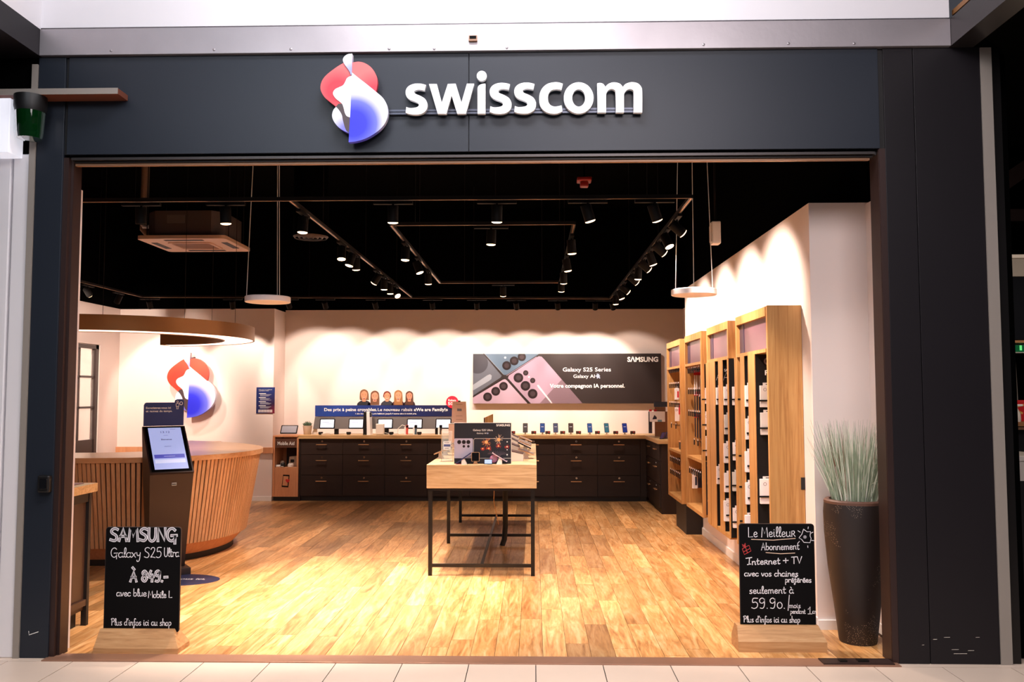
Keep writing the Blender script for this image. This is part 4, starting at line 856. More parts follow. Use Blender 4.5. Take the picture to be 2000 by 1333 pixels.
# ------------------------------------------------------------------ front display counter behind the slate pillar
t = thing('front_counter', 'dark panelled counter with an oak top just inside the slate pillar', 'counter', (-3.4, 0.42, 0))
box('body', (-4.1, 0.24, 0.10), (-2.935, 0.70, 0.862), mat('counter_brown', (66, 44, 34), 0.45, noise=(5, 0.1)), t)
box('post', (-2.95, 0.685, 0.0), (-2.915, 0.715, 0.862), G['toe'], t); box('post', (-2.95, 0.235, 0.0), (-2.915, 0.262, 0.862), G['toe'], t)
box('apron', (-2.935, 0.25, 0.80), (-2.92, 0.70, 0.862), G['toe'], t); box('rail', (-2.935, 0.25, 0.13), (-2.918, 0.70, 0.17), G['counter_brown'], t); box('plinth', (-4.05, 0.28, 0), (-2.97, 0.66, 0.1), G['toe'], t)
box('counter_top', (-4.15, 0.21, 0.862), (-2.885, 0.735, 0.918), G['oak_x'], t, bev=0.003); box('display_mat', (-4.0, 0.26, 0.918), (-2.95, 0.68, 0.922), mat('mat_mauve', (150, 106, 104), 0.6), t)
# ------------------------------------------------------------------ wall shelving
XF, XB = 1.58, 1.808
def frame_unit(label, y0, y1, zb, name='shelf_unit'):
    t = thing(name, label, 'shelf', (1.69, (y0+y1)/2, zb), 'oak wall shelving')
    zt = 2.098
    far = box('side', (XF, y1-0.03, zb), (XB, y1, zt), G['oak_z'], t)
    box('top', (XF, y0+0.031, zt-0.065), (XB, y1-0.03, zt), G['oak_z'], t); box('header_shelf', (XF, y0+0.03, 1.785), (XB, y1-0.03, 1.81), G['oak_z'], t)
    box('bottom', (XF, y0+0.031, zb), (XB, y1-0.03, zb+0.035), G['oak_z'], t)
    box('screen', (1.610, y0+0.03, 1.81), (1.62, y1-0.03, zt-0.065), G['screen_reflect_pink'], t)  # switched-off display; the pink reflection on it is its base colour
    box('screen_reflect_strip', (1.606, y1-0.16, 1.811), (1.6095, y1-0.031, zt-0.066), G['screen_reflect_dusk'], t)  # strip painted as the dark end of that reflection
    return t
mat('screen_reflect_pink', (112, 80, 90), 0.3); mat('screen_reflect_dusk', (48, 42, 72), 0.3); mat('peg_black', (18, 16, 16), 0.6, spec=0.2)
WH = {}
def pack(label, X, Y, z0, z1, w=0.095, m='pack_white', accent=None, d=0.03, group='boxed accessories on the shelf wall', name='accessory_box'):
    """retail carton facing the entrance: body, hanging tab, printed panel"""
    t = thing(name, label, 'box', (X, Y, z0), group)
    h = z1-z0
    box('carton', (X-w/2, Y-d, z0), (X+w/2, Y, z1-0.02), G[m], t, bev=0.0015)
    fr = Fr((X, Y-d, z0)); ring('hang_tab', [(-w*0.32, h-0.02), (w*0.32, h-0.02), (w*0.32, h), (-w*0.32, h)], [(-0.012, h-0.014), (0.012, h-0.014), (0.012, h-0.008), (-0.012, h-0.008)], fr, -0.004, -0.002, G[m], t)
    if accent: slab('print', [(w*0.02, h*0.18), (w*0.4, h*0.18), (w*0.4, h*0.66), (w*0.02, h*0.66)], fr, 0, 0.0006, G[accent], t)
    else: ring('print', circ(-w*0.18, h*0.72, 0.012, 14), circ(-w*0.18, h*0.72, 0.009, 14), fr, 0.0, 0.0006, G['pack_grey'], t)
    return t
mat('pack_white', (236, 226, 226), 0.45); mat('pack_grey', (120, 110, 112), 0.5); mat('pack_ink', (34, 34, 56), 0.5); mat('pack_silver', (206, 200, 196), 0.4)
# the two units with pull-out cassettes
U1 = frame_unit('oak shelf unit with pull-out cassettes and a tall plain end panel next to the plant', 0.93, 1.835, 0.33)
ep = box('end_panel', (XF-0.002, 0.898, 0.30), (XB, 0.93, 2.10), G['oak_z'], U1, bev=0.0015)
h_ = at(1569, 945, Y=0.898); box('handle_recess', (1.782, 0.893, h_.z-0.04), (XB, 0.899, h_.z+0.04), G['black'], ep)
U2 = frame_unit('oak shelf unit with pull-out cassettes standing second from the entrance', 2.10, 2.975, 0.33)
box('side', (XF, 2.10, 1.79), (XB, 2.13, 2.098), G['oak_z'], U2)
U3 = frame_unit('open oak shelf unit with hooks and hanging straps standing third from the entrance', 3.25, 4.135, 0.345)
box('side', (XF, 3.25, 1.79), (XB, 3.28, 2.098), G['oak_z'], U3); box('side', (XF, 3.25, 0.345), (XF+0.03, 3.28, 1.79), G['oak_z'], U3)
U4 = frame_unit('open oak shelf unit with hooks at the far end of the shelf wall', 4.43, 5.36, 0.325)
box('side', (XF, 4.43, 0.325), (XB, 4.46, 2.098), G['oak_z'], U4)
for U, y0, y1 in ((U3, 3.28, 4.105), (U4, 4.46, 5.33)):
    box('back', (XB-0.012, y0, 0.36), (XB, y1, 1.785), G['oak_z'], U); box('shelf', (XF+0.01, y0, 0.845), (XB-0.012, y1, 0.872), G['oak_z'], U)
box('support_block', (1.63, 4.45, 0), (1.80, 5.1, 0.325), G['toe'], U4)
# cassettes: front board, black panel with rails facing the entrance
CAS = [('A', U1, 1.252, 1.444, True), ('B', U1, 1.57, 1.683, True), ('C', U1, 1.838, 1.875, True), ('D', U2, 2.101, 2.135, True), ('E', U2, 2.316, 2.477, True), ('F', U2, 2.625, 2.846, True), ('G', U2, 2.869, 3.008, True), ('H', U3, 3.285, 3.30, False)]
PK = {'A': [(748, 796), (801, 850), (931, 985)], 'B': [(748, 795), (813, 859), (877, 923), (938, 986), (1002, 1045)], 'C': [(746, 793), (857, 903), (916, 964), (991, 1028)], 'D': [(751, 792), (860, 900), (918, 960), (988, 1032)],
      'E': [(751, 792), (806, 849), (862, 905), (920, 962), (974, 1019)], 'F': [(753, 791), (907, 946)], 'H': [(758, 789), (804, 840), (852, 891)]}
WHERE = {'A': 'in the cassette behind the oak end panel', 'B': 'in the second cassette from the oak end panel', 'C': 'in the third cassette from the oak end panel', 'D': 'on the near side of the second shelf unit', 'E': 'behind the wide front board of the second shelf unit', 'F': 'in the middle cassette of the second shelf unit', 'H': 'on the near side of the open strap shelf'}
for k, U, y0, y1, front in CAS:
    if front: box('front_board', (XF-0.004, y0, 0.342), (XF+0.003, y1, 1.784), G['oak_z'], U, bev=0.001)
    yp = y0+0.006
    xs = XF+0.003
    if k != 'G':
        box('cassette_panel', (xs, yp, 0.346), (XB-0.016, yp+0.012, 1.784), G['peg_black'], U)
        for i, (ya, yb) in enumerate(PK[k]):
            px = {'A': 1490, 'B': 1457, 'C': 1442, 'D': 1432, 'E': 1416, 'F': 1400, 'H': 1376}[k]
            z1 = at(px, ya, Y=yp-0.03).z; z0 = at(px, yb, Y=yp-0.03).z
            X = at({'A': 1485, 'B': 1455.5, 'C': 1442.5, 'D': 1431, 'E': 1414, 'F': 1399, 'H': 1373.5}[k], ya, Y=yp-0.034).x+(0.05 if k in 'AE' else 0.0425)+(0.004 if i % 2 else 0)
            acc = 'pack_ink' if (i+ord(k)) % 2 == 0 else None
            pack('white box %s, %s from the top' % (WHERE[k], ORD[i]), X, yp-0.004, z0, z1, 0.10 if k in 'AE' else 0.085, 'pack_silver' if (k, i) in (('A', 0), ('A', 1), ('D', 2), ('E', 1)) else 'pack_white', acc)
            zr = z0+(z1-z0)*0.27; box('rail', (xs, yp-0.042, zr-0.006), (XB-0.03, yp-0.036, zr+0.006), G['peg_black'], U)
# brand print on the cassette panels
FB = lambda y: Fr((0, y, 0))
a = at(1494, 733, Y=1.258); cp = [o for o in U1.children if o.name.startswith('cassette_panel')][0]
text('lettering', 'P', FB(1.258), a.x, a.z, 0.026, 0.036, G['white'], cp, 0.001, bold=0.02); c = at(1499, 706, Y=1.258); ring('emblem', circ(c.x, c.z, 0.026, 20), circ(c.x, c.z, 0.014, 20), FB(1.258), 0.0003, 0.001, G['pack_grey'], cp)
e_ = [o for o in U2.children if o.name.startswith('cassette_panel')]
a = at(1414.5, 726, Y=2.322); text('lettering', 'SAMSUNG', FB(2.322), a.x, a.z, 0.12, 0.022, G['white'], e_[1], 0.001, bold=0.01)
a = at(1413, 743, Y=2.322); lines('lettering', [[(a.x, a.z), (a.x+0.024, a.z+0.068), (a.x+0.048, a.z)], [(a.x+0.008, a.z+0.022), (a.x+0.04, a.z+0.022)]], 0.003, FB(2.322), G['pack_white'], e_[1], 0.001)
a = at(1399, 743, Y=2.631); lines('lettering', [[(a.x, a.z), (a.x+0.024, a.z+0.068), (a.x+0.048, a.z)], [(a.x+0.008, a.z+0.022), (a.x+0.04, a.z+0.022)]], 0.003, FB(2.631), G['pack_white'], e_[2], 0.001)
# small goods at the foot of the strap shelf's near side
for i in range(9):
    z = at(1376, 905+i*11.5, Y=3.27).z; tt = thing('blister_pack', 'small dark blister pack on the open strap shelf side, %s from the top' % ORD[i], 'pack', (1.655, 3.27, z-0.05), 'small dark blister packs')
    box('card', (1.615, 3.272, z-0.045), (1.705, 3.282, z+0.012), G['pack_ink'], tt); box('blister', (1.625+0.01*(i % 3), 3.258, z-0.035), (1.675+0.01*(i % 2), 3.272, z-0.012), mat('blister_%d' % (i % 3), ((150, 70, 50), (170, 160, 160), (60, 52, 56))[i % 3], 0.3), tt, bev=0.004)

# hooks and hanging goods in the open units
def hookrow(U, py, pxfar, ys):
    z = at(pxfar, py, X=XF+0.03).z
    for y in ys:
        v, f = join([tubev([(XB-0.012, y, z), (XF+0.035, y, z), (XF+0.03, y, z+0.012)], 0.0028, 6), boxv((XF+0.010, y-0.017, z-0.034), (XF+0.016, y+0.017, z+0.014))])
        o = obj('hook', v, f, G['peg_black'], U)
        obj('price_tip', *boxv((XF+0.0115, y-0.010, z+0.015), (XF+0.0155, y+0.010, z+0.030)), G['pack_white'], U)
    return z
STR = [0]
def strap(label, x, y, z, ln, m, tabm='redpack', w=0.022, name='hanging_strap', cat='strap'):
    t = thing(name, label, cat, (x, y, z-ln-0.05), 'goods hanging on the shelf hooks')
    ring('hang_tab', [(-0.02, -0.045), (0.02, -0.045), (0.02, 0.006), (-0.02, 0.006)], [(-0.006, -0.006), (0.006, -0.006), (0.006, 0.003), (-0.006, 0.003)], Fr((x, y, z)), -0.002, 0.002, G[tabm], t)
    v, f = tubev([(x-w/2, y, z-0.045), (x-w/2, y, z-0.045-ln), (x+w/2, y-0.004, z-0.045-ln), (x+w/2, y, z-0.045)], 0.006, 6); obj('strap', v, f, G[m], t, True)
ys3 = [3.34+0.095*i for i in range(8)]; ys4 = [4.52+0.105*i for i in range(8)]
for r, (py, ln, m, nm) in enumerate(((724, 0.25, 'pack_white', 'white'), (764, 0.26, 'pack_ink', 'dark'), (806, 0.24, 'pack_ink', 'dark'))):
    z = hookrow(U3, py, 1345, ys3)
    for i in range(4): strap('%s strap with red tab, %s hook row of the strap shelf, %s from the back' % (nm, ('top', 'middle', 'lower')[r], ORD[i]), XF+0.175-0.03*i, 4.02-0.03*(i % 2), z-0.006, ln*(1-0.06*i), m)
z = hookrow(U3, 862, 1358, ys3[:6:2]); pack('slim white carton hanging above the middle shelf of the open strap shelf', XF+0.17, 3.94, z-0.22, z-0.01, 0.05, 'pack_white', 'pack_ink')
z = hookrow(U3, 915, 1345, ys3)
for i, (x, w, h, m, acc) in enumerate(((XF+0.06, 0.05, 0.16, 'pack_white', 'pack_ink'), (XF+0.115, 0.055, 0.15, 'pack_ink', None), (XF+0.175, 0.06, 0.30, 'pack_white', 'pack_grey'))):
    pack('%s carton on the lowest hooks of the open strap shelf' % ('small white', 'dark violet', 'long white')[i], x, 4.0-0.03*i, z-0.03-h, z-0.01, w, m, acc)
for r, (py, cnt) in enumerate(((724, 1), (753, 2), (789, 2), (829, 1))):
    z = hookrow(U4, py, 1309, ys4 if r < 3 else ys4[::3])
    for i in range(cnt):
        pack('%s hanging pack in the far hook shelf, hook row %s' % (('small white', 'white')[i], ('one', 'two', 'three', 'four')[r]), XF+0.15-0.075*i, 5.18-0.05*i, z-0.14-0.03*r, z-0.02, 0.05, 'pack_white', 'redpack' if r == 1 else None)
z = at(1322, 806, X=XF+0.1).z; pack('bright red pack hanging in the far hook shelf', XF+0.14, 5.12, z-0.02, z+0.13, 0.10, 'redpack', None)
z = hookrow(U4, 894, 1310, ys4); pack('small beige pack on the hooks below the middle shelf of the far unit', XF+0.16, 5.15, z-0.12, z-0.01, 0.06, 'offwhite')
z = hookrow(U4, 918, 1310, ys4); pack('small white headset pack on the lowest hooks of the far unit', XF+0.16, 5.1, z-0.17, z-0.01, 0.06, 'pack_silver')
tt = thing('charger_box', 'black charger box standing on the middle shelf of the far hook unit', 'box', (1.70, 5.0, 0.872)); box('carton', (1.66, 4.9, 0.872), (1.76, 5.05, 0.955), G['black'], tt, bev=0.003); box('lid', (1.655, 4.895, 0.955), (1.765, 5.055, 0.965), G['cork'], tt)

# ------------------------------------------------------------------ plant in a tall pot
c = Vector((1.965, 0.43, 0))
t = thing('potted_grass', 'tall dark brown tapered pot holding upright ornamental grass', 'plant', c)
mat('pot_brown', (48, 34, 30), 0.5, noise=(60, 0.25)); mat('pot_rim', (96, 66, 54), 0.5)
def potmat():
    M = G['pot_brown']; nt = M.node_tree; b = nt.nodes['Principled BSDF']; g = nd(nt, 'ShaderNodeNewGeometry'); v = nd(nt, 'ShaderNodeTexVoronoi'); v.inputs['Scale'].default_value = 150
    nt.links.new(g.outputs['Position'], v.inputs['Vector']); n = nd(nt, 'ShaderNodeTexNoise'); n.inputs['Scale'].default_value = 5; nt.links.new(g.outputs['Position'], n.inputs['Vector'])
    m1 = nd(nt, 'ShaderNodeMath', operation='LESS_THAN'); m1.inputs[1].default_value = 0.2; nt.links.new(v.outputs['Distance'], m1.inputs[0])
    m2 = nd(nt, 'ShaderNodeMath', operation='GREATER_THAN'); m2.inputs[1].default_value = 0.54; nt.links.new(n.outputs[0], m2.inputs[0])
    mm = nd(nt, 'ShaderNodeMath', operation='MULTIPLY'); nt.links.new(m1.outputs[0], mm.inputs[0]); nt.links.new(m2.outputs[0], mm.inputs[1])
    mx = nd(nt, 'ShaderNodeMix', data_type='RGBA'); mx.inputs[6].default_value = lin((32, 23, 21)); mx.inputs[7].default_value = lin((190, 170, 150)); nt.links.new(mm.outputs[0], mx.inputs[0]); nt.links.new(mx.outputs[2], b.inputs['Base Color'])
potmat()
lathe('pot', [(0, 0.0), (0.106, 0.0), (0.110, 0.01), (0.135, 0.22), (0.165, 0.45), (0.182, 0.66), (0.185, 0.78), (0.180, 0.835)], c, G['pot_brown'], t, 48)
lathe('rim', [(0.180, 0.835), (0.181, 0.85), (0.172, 0.858), (0.150, 0.858), (0.146, 0.84), (0.146, 0.80), (0, 0.80)], c, G['pot_rim'], t, 48)
rg = random.Random(3); VS = {0: ([], []), 1: ([], []), 2: ([], [])}
def blade(V, Fc, p, tip, bend, w):
    b = len(V); n = 6
    side = Vector((tip-p).cross(Vector((0, 1, 0.2)))).normalized()
    for i in range(n+1):
        u = i/n; q = p.lerp(tip, u)+bend*math.sin(u*math.pi*0.5)*u; ww = w*(1-u)**0.7+0.0004
        V += [q-side*ww, q+side*ww]
    Fc += [(b+2*i, b+2*i+1, b+2*i+3, b+2*i+2) for i in range(n)]
for k in range(430):
    a, r = rg.random()*6.283, 0.125*math.sqrt(rg.random()); p = c+Vector((r*math.cos(a), r*math.sin(a), 0.81))
    ln = rg.uniform(0.28, 0.54); sp_ = rg.uniform(0.1, 1.0); o_ = Vector((math.cos(a), math.sin(a)*0.8, 0))*(0.05+0.17*sp_)*rg.random()**0.6
    tip = p+o_*0.9+Vector((0, 0, ln)); tip.x = min(tip.x, 2.14); k2 = 0 if rg.random() < 0.62 else (1 if rg.random() < 0.85 else 2)
    blade(*VS[k2], p, tip, Vector((rg.uniform(-0.03, 0.03), rg.uniform(-0.03, 0.03), 0)), rg.uniform(0.0016, 0.0040))
blade(*VS[0], c+Vector((-0.11, -0.03, 0.82)), c+Vector((-0.27, -0.05, 1.14)), Vector((0, 0, 0.0)), 0.003); blade(*VS[1], c+Vector((0.05, -0.1, 0.95)), c+Vector((0.17, -0.14, 1.03)), Vector((0, 0, -0.02)), 0.002)
for k2, col_ in ((0, (150, 164, 138)), (1, (228, 230, 212)), (2, (126, 84, 64))):
    o = obj('grass_blades', *VS[k2], mat('grass_%d' % k2, col_, 0.6, noise=(20, 0.25)), t); o['kind'] = 'stuff'
# ------------------------------------------------------------------ phone poster on the back wall
YP = 7.77
def P8(x, y, Y=YP): p = at(860+x/3.9208, 660+y/3.9208, Y=Y); return (p.x, p.z)
b0, b1 = P8(250, 505), P8(1690, 121)
ps = thing('phone_poster', 'wide dark phone advertising panel on the back wall', 'poster', ((b0[0]+b1[0])/2, YP, b0[1]))
FP = Fr((0, YP, 0)); mat('poster_dark', (42, 35, 35), 0.35)
slab('panel', [(b0[0], b0[1]), (b1[0], b0[1]), (b1[0], b1[1]), (b0[0], b1[1])], FP, -0.075, 0, G['poster_dark'], ps)
NL = [0]
def pr(name, pts, m, raw=False, par=ps):
    q = pts if raw else [P8(*p) for p in pts]
    q = clip(q, b0[0]+0.001, b0[1]+0.001, b1[0]-0.001, b1[1]-0.001)
    if len(q) < 3: return
    NL[0] += 1; return flat(name, q, FP, m, par, 0.0006+0.0001*NL[0])
pr('phone_print', [(1090,505),(795,165),(775,145),(755,142),(735,152),(525,290),(518,310),(690,505)], mat('print_lilac', (150, 128, 146), 0.35))
pr('phone_print_shade', [(1090,505),(930,320),(760,505)], mat('print_mauve', (112, 92, 102), 0.35))
pr('phone_print', [(338,122),(760,122),(508,284),(492,286),(478,276)], mat('print_blue', (84, 104, 124), 0.35))
pr('phone_print', [(248,128),(325,122),(466,278),(470,292),(462,305),(248,446)], mat('print_slate', (84, 88, 98), 0.35)); pr('phone_print_pill', [(250,362),(360,288),(380,280),(394,290),(390,318),(372,332),(250,405)], mat('print_pill', (134, 140, 150), 0.35))
pr('phone_print_dial', circ(*P8(285, 195), 0.155, 28), mat('print_dial', (58, 58, 66), 0.35), True)
pr('phone_print', [(248,460),(480,322),(496,318),(510,328),(668,505),(248,505)], mat('print_pink', (164, 142, 158), 0.35))
for x, y, r in ((508,214,34),(566,178,34),(624,148,32),(362,454,34),(424,411,34),(484,372,33),(598,307,37),(652,369,37),(707,430,37),(654,270,20),(707,328,20)):
    cc = P8(x, y); pr('lens_print', circ(*cc, r*0.00192, 24), mat('print_lens', (36, 28, 30), 0.3), True); pr('lens_print_glint', circ(*cc, r*0.00105, 18), mat('print_lens2', (60, 50, 54), 0.3), True)
pr('flash_print', circ(*P8(497,153), 0.015, 12), G['white'], True); pr('flash_print', circ(*P8(679,301), 0.012, 12), G['white'], True)
pr('pen_print', [(740,362),(752,362),(858,500),(850,505),(745,378)], mat('print_pen', (206, 186, 194), 0.35))
def edge(pts, w, m): lines('phone_print_edge', [[P8(*p) for p in pts]], w, FP, m, ps, 0.0065)
edge([(332,124),(470,286),(478,300)], 0.010, G['poster_dark']); edge([(340,124),(484,282)], 0.005, G['print_pill']); edge([(512,318),(690,503)], 0.008, G['poster_dark']); edge([(250,452),(470,318)], 0.007, G['poster_dark']); edge([(508,290),(735,148)], 0.006, G['print_pink'])
W_t = G['white']
def pt(s, x0, x1, base, cap, **k): a = P8(x0, base); b = P8(x1, base); return text('lettering', s, FP, a[0], a[1], b[0]-a[0], cap*0.00192, W_t, ps, 0.0068, **k)
pt('SΛMSUNG', 1432, 1668, 184, 37, bold=0.035); pt('Galaxy S25 Series', 938, 1306, 259, 31, bold=0.006); pt('Galaxy AI', 1019, 1183, 308, 27); pt('Votre compagnon IA personnel.', 838, 1412, 383, 30, bold=0.022)
sx, sz = P8(1205, 294); lines('sparkle', [[(sx-0.028, sz), (sx+0.028, sz)], [(sx-0.006, sz-0.03), (sx-0.006, sz+0.03)], [(sx+0.01, sz-0.018), (sx+0.03, sz-0.028)], [(sx+0.014, sz+0.026), (sx+0.014, sz-0.01)]], 0.012, FP, mat('sparkle', (190, 205, 245), 0.5), ps, 0.0068)

# ------------------------------------------------------------------ opening hours style info poster
YI = 7.292; a = at(501, 757, Y=YI); b = at(536, 808, Y=YI)
ip = thing('info_poster', 'small dark blue info poster with white lines on the alcove wall', 'poster', ((a.x+b.x)/2, YI, b.z)); FI = Fr((a.x, YI, b.z)); w, h = b.x-a.x, a.z-b.z
slab('sheet', [(0, 0), (w, 0), (w, h), (0, h)], FI, -0.006, 0.0, radial('poster_navy', (w/2, 0, 0.02), [(0, (120, 26, 50)), (0.12, (44, 26, 62)), (0.3, (30, 48, 112)), (0.5, (30, 52, 120))]), ip)
text('lettering', 'Prêt pour les meilleures', FI, 0.035, h*0.90, w*0.72, 0.010, W_t, ip, bold=0.015); text('lettering', 'expériences client', FI, 0.035, h*0.855, w*0.55, 0.010, W_t, ip, bold=0.015)
for k in range(4):
    zz = h*(0.76-0.155*k); lines('text_line', [[(0.04, zz), (0.04+w*0.36, zz)]], 0.008, FI, W_t, ip); lines('text_line', [[(0.055, zz-0.014-0.011*q), (0.055+w*(0.6-0.07*((q+k) % 3)), zz-0.014-0.011*q)] for q in range(3)], 0.004, FI, mat('print_pale', (190, 190, 205), 0.6), ip)
for q in range(2): lines('badge_row', [[(0.035+i*0.041, 0.045-0.022*q), (0.063+i*0.041, 0.045-0.022*q)] for i in range(5)], 0.013, FI, G['pack_white'], ip)

# ------------------------------------------------------------------ family banner with cut-out heads
YB = 7.836
def B(x, y, Y=YB): p = at(600+x/6.6667, 760+y/6.6667, Y=Y); return (p.x, p.z)
q0, q1 = B(102, 360), B(1905, 214)
bn = thing('family_banner', 'long blue discount banner with white lettering and five cut-out heads', 'banner', ((q0[0]+q1[0])/2, YB, q0[1])); FBn = Fr((0, YB, 0))
slab('strip', [q0, (q1[0], q0[1]), q1, (q0[0], q1[1])], FBn, -0.01, 0.0, radial('banner_blue', (-0.75, 0, 0.1), [(0, (34, 66, 150)), (0.4, (28, 50, 120)), (1.0, (20, 34, 88)), (1.9, (26, 30, 66))]), bn)
def bt(s, x0, x1, base, cap, **k): a_ = B(x0, base); b_ = B(x1, base); text('lettering', s, FBn, a_[0], a_[1], b_[0]-a_[0], cap*0.00109, W_t, bn, **k)
bt('Des prix à peine croyables.', 222, 908, 289, 42, bold=0.022); bt('Le nouveau rabais', 920, 1368, 289, 42); bt('«We are Family!»', 1388, 1832, 289, 42, bold=0.022); bt("1 abo blue Mobile à prix habituel. Jusqu'à 4 autres abos à moitié prix.", 628, 1425, 332, 19, bold=0.02)
g_ = B(104, 345)
lines('dot_pattern', [[(g_[0]+0.028*i, q0[1]+0.004), (g_[0]+0.028*i, q1[1]-0.004)] for i in range(9)]+[[(q0[0]+0.004, q0[1]+0.02*j), (q0[0]+0.24, q0[1]+0.02*j)] for j in range(1, 8)], 0.0018, FBn, mat('dots', (46, 84, 172), 0.5), bn, 0.0008)
HEADS = [ # centre x, top, face, hair colour, long hair, clothes
 (740, 5, (208, 138, 104), (120, 82, 54), 0.5, (24, 26, 36), 690, 800), (880, 22, (214, 144, 114), (104, 66, 42), 1.0, (206, 196, 204), 832, 942), (1040, 28, (208, 138, 104), (104, 32, 22), 0.0, (38, 40, 52), 990, 1088), (1185, 15, (216, 146, 112), (150, 100, 56), 1.0, (70, 34, 40), 1132, 1236), (1330, 28, (206, 134, 104), (80, 44, 28), 0.9, (44, 26, 30), 1285, 1380)]
for i, (cx, tp, fc, hc, lg, cl, xl, xr) in enumerate(HEADS):
    hm = mat('print_hair_%d' % i, hc, 0.6); fm = mat('print_face_%d' % i, fc, 0.6); cm = mat('print_cloth_%d' % i, cl, 0.6); w = xr-xl; bot = 214
    sh = [(cx-w*0.85, bot), (cx-w*0.75, bot-30), (cx-w*0.3, bot-62), (cx+w*0.3, bot-62), (cx+w*0.7, bot-34), (cx+w*0.8, bot)]
    hp2 = slab('cutout_shoulders', [B(*q) for q in spline(sh, True, (0, 5), 4)], FBn, -0.006, -0.002, cm, bn)
    hy = tp+(bot-tp)*(0.98 if lg > 0.8 else 0.62 if lg else 0.42)
    hair = [(cx, tp), (cx+w*0.38, tp+w*0.18), (cx+w*0.5, tp+w*0.55), (cx+w*0.52, hy), (cx+w*0.2, hy), (cx-w*0.2, hy), (cx-w*0.52, hy), (cx-w*0.5, tp+w*0.55), (cx-w*0.38, tp+w*0.18)]
    slab('cutout_hair', [B(*q) for q in spline(hair, True, (3, 6), 4)], FBn, -0.004, 0.0, hm, bn)
    slab('cutout_face', [B(*q) for q in spline([(cx-w*0.2, bot-50), (cx-w*0.2, bot-75), (cx-w*0.33, tp+w*0.9), (cx-w*0.36, tp+w*0.5), (cx-w*0.1, tp+w*0.24), (cx+w*0.15, tp+w*0.24), (cx+w*0.37, tp+w*0.5), (cx+w*0.33, tp+w*0.95), (cx+w*0.2, bot-75), (cx+w*0.2, bot-50)], True, (), 4)], FBn, -0.002, 0.001, fm, bn)
    ey = tp+w*0.68
    for s_ in (-1, 1): flat('cutout_eye', [B(*q) for q in circ(cx+s_*w*0.16, ey, 6, 10, 3.5)], FBn, mat('print_eye', (50, 36, 34), 0.6), bn, 0.0015); lines('cutout_brow', [[B(cx+s_*w*0.08, ey-12), B(cx+s_*w*0.26, ey-13)]], 0.004, FBn, hm, bn, 0.0015)
    lines('cutout_nose', [[B(cx+2, ey+6), B(cx-4, ey+24), B(cx+5, ey+26)]], 0.003, FBn, mat('print_shade', (176, 110, 88), 0.6), bn, 0.0015)
    flat('cutout_mouth', [B(*q) for q in circ(cx, ey+w*0.42, w*0.13, 12, w*(0.09 if i != 4 else 0.11))], FBn, mat('print_mouth', (120, 34, 36), 0.6), bn, 0.0015); lines('cutout_teeth', [[B(cx-w*0.09, ey+w*0.37), B(cx+w*0.09, ey+w*0.37)]], 0.004, FBn, W_t, bn, 0.002)
rb = thing('discount_sticker', 'round red discount sticker above the end of the blue banner', 'sticker', (B(1888, 170)[0], YB, B(1888, 250)[1])); c_ = B(1888, 172, YB-0.012)
FR2 = Fr((0, YB-0.012, 0)); slab('disc', circ(c_[0], c_[1], 0.0905, 36), FR2, -0.004, 0, G['red'], rb); text('lettering', 'Rabais', FR2, c_[0], c_[1]+0.012, 0.115, 0.032, W_t, rb, align='C', bold=0.015); text('lettering', '50%', FR2, c_[0], c_[1]-0.045, 0.125, 0.045, W_t, rb, align='C', bold=0.02)

# ------------------------------------------------------------------ tablet console on the back counter
CZ = 0.923
YT = 7.56
def T(x, y, Y=YT): return B(x, y, Y)
v0, v1 = T(75, 522), T(1905, 368); tc_ = thing('tablet_console', 'long slanted grey console carrying the demo tablets on the back counter', 'console', ((v0[0]+v1[0])/2, YT, CZ))
mat('console_grey', (84, 76, 74), 0.5); lean = 0.05
obj('panel', [(v0[0], YT, v0[1]), (v1[0], YT, v0[1]), (v1[0], YT+lean, v1[1]), (v0[0]+0.015, YT+lean, v1[1]), (v0[0], YT+0.02, v0[1]), (v1[0], YT+0.02, v0[1]), (v1[0], YT+lean+0.02, v1[1]), (v0[0]+0.015, YT+lean+0.02, v1[1])], [(0,1,2,3),(7,6,5,4),(0,4,5,1),(1,5,6,2),(2,6,7,3),(3,7,4,0)], G['console_grey'], tc_)
for x in (375, 1690, 1030): a_ = T(x, 540)[0]; box('foot', (a_-0.03, YT+0.02, CZ), (a_+0.03, YT+0.06, v0[1]+0.02), G['blackmetal'], tc_)
obj('side_support', [(v0[0]-0.03, YT+0.03, CZ), (v0[0]+0.05, YT+0.03, CZ), (v0[0]+0.05, YT+0.03, v0[1]+0.1), (v0[0]+0.01, YT+0.03, v0[1]+0.02), (v0[0]-0.03, YT+0.06, CZ), (v0[0]+0.05, YT+0.06, CZ), (v0[0]+0.05, YT+0.06, v0[1]+0.1), (v0[0]+0.01, YT+0.06, v0[1]+0.02)], [(0,1,2,3),(7,6,5,4),(0,4,5,1),(1,5,6,2),(2,6,7,3),(3,7,4,0)], G['offwhite'], tc_)
ht = v1[1]-v0[1]; upT = Vector((0, lean, ht)).normalized()
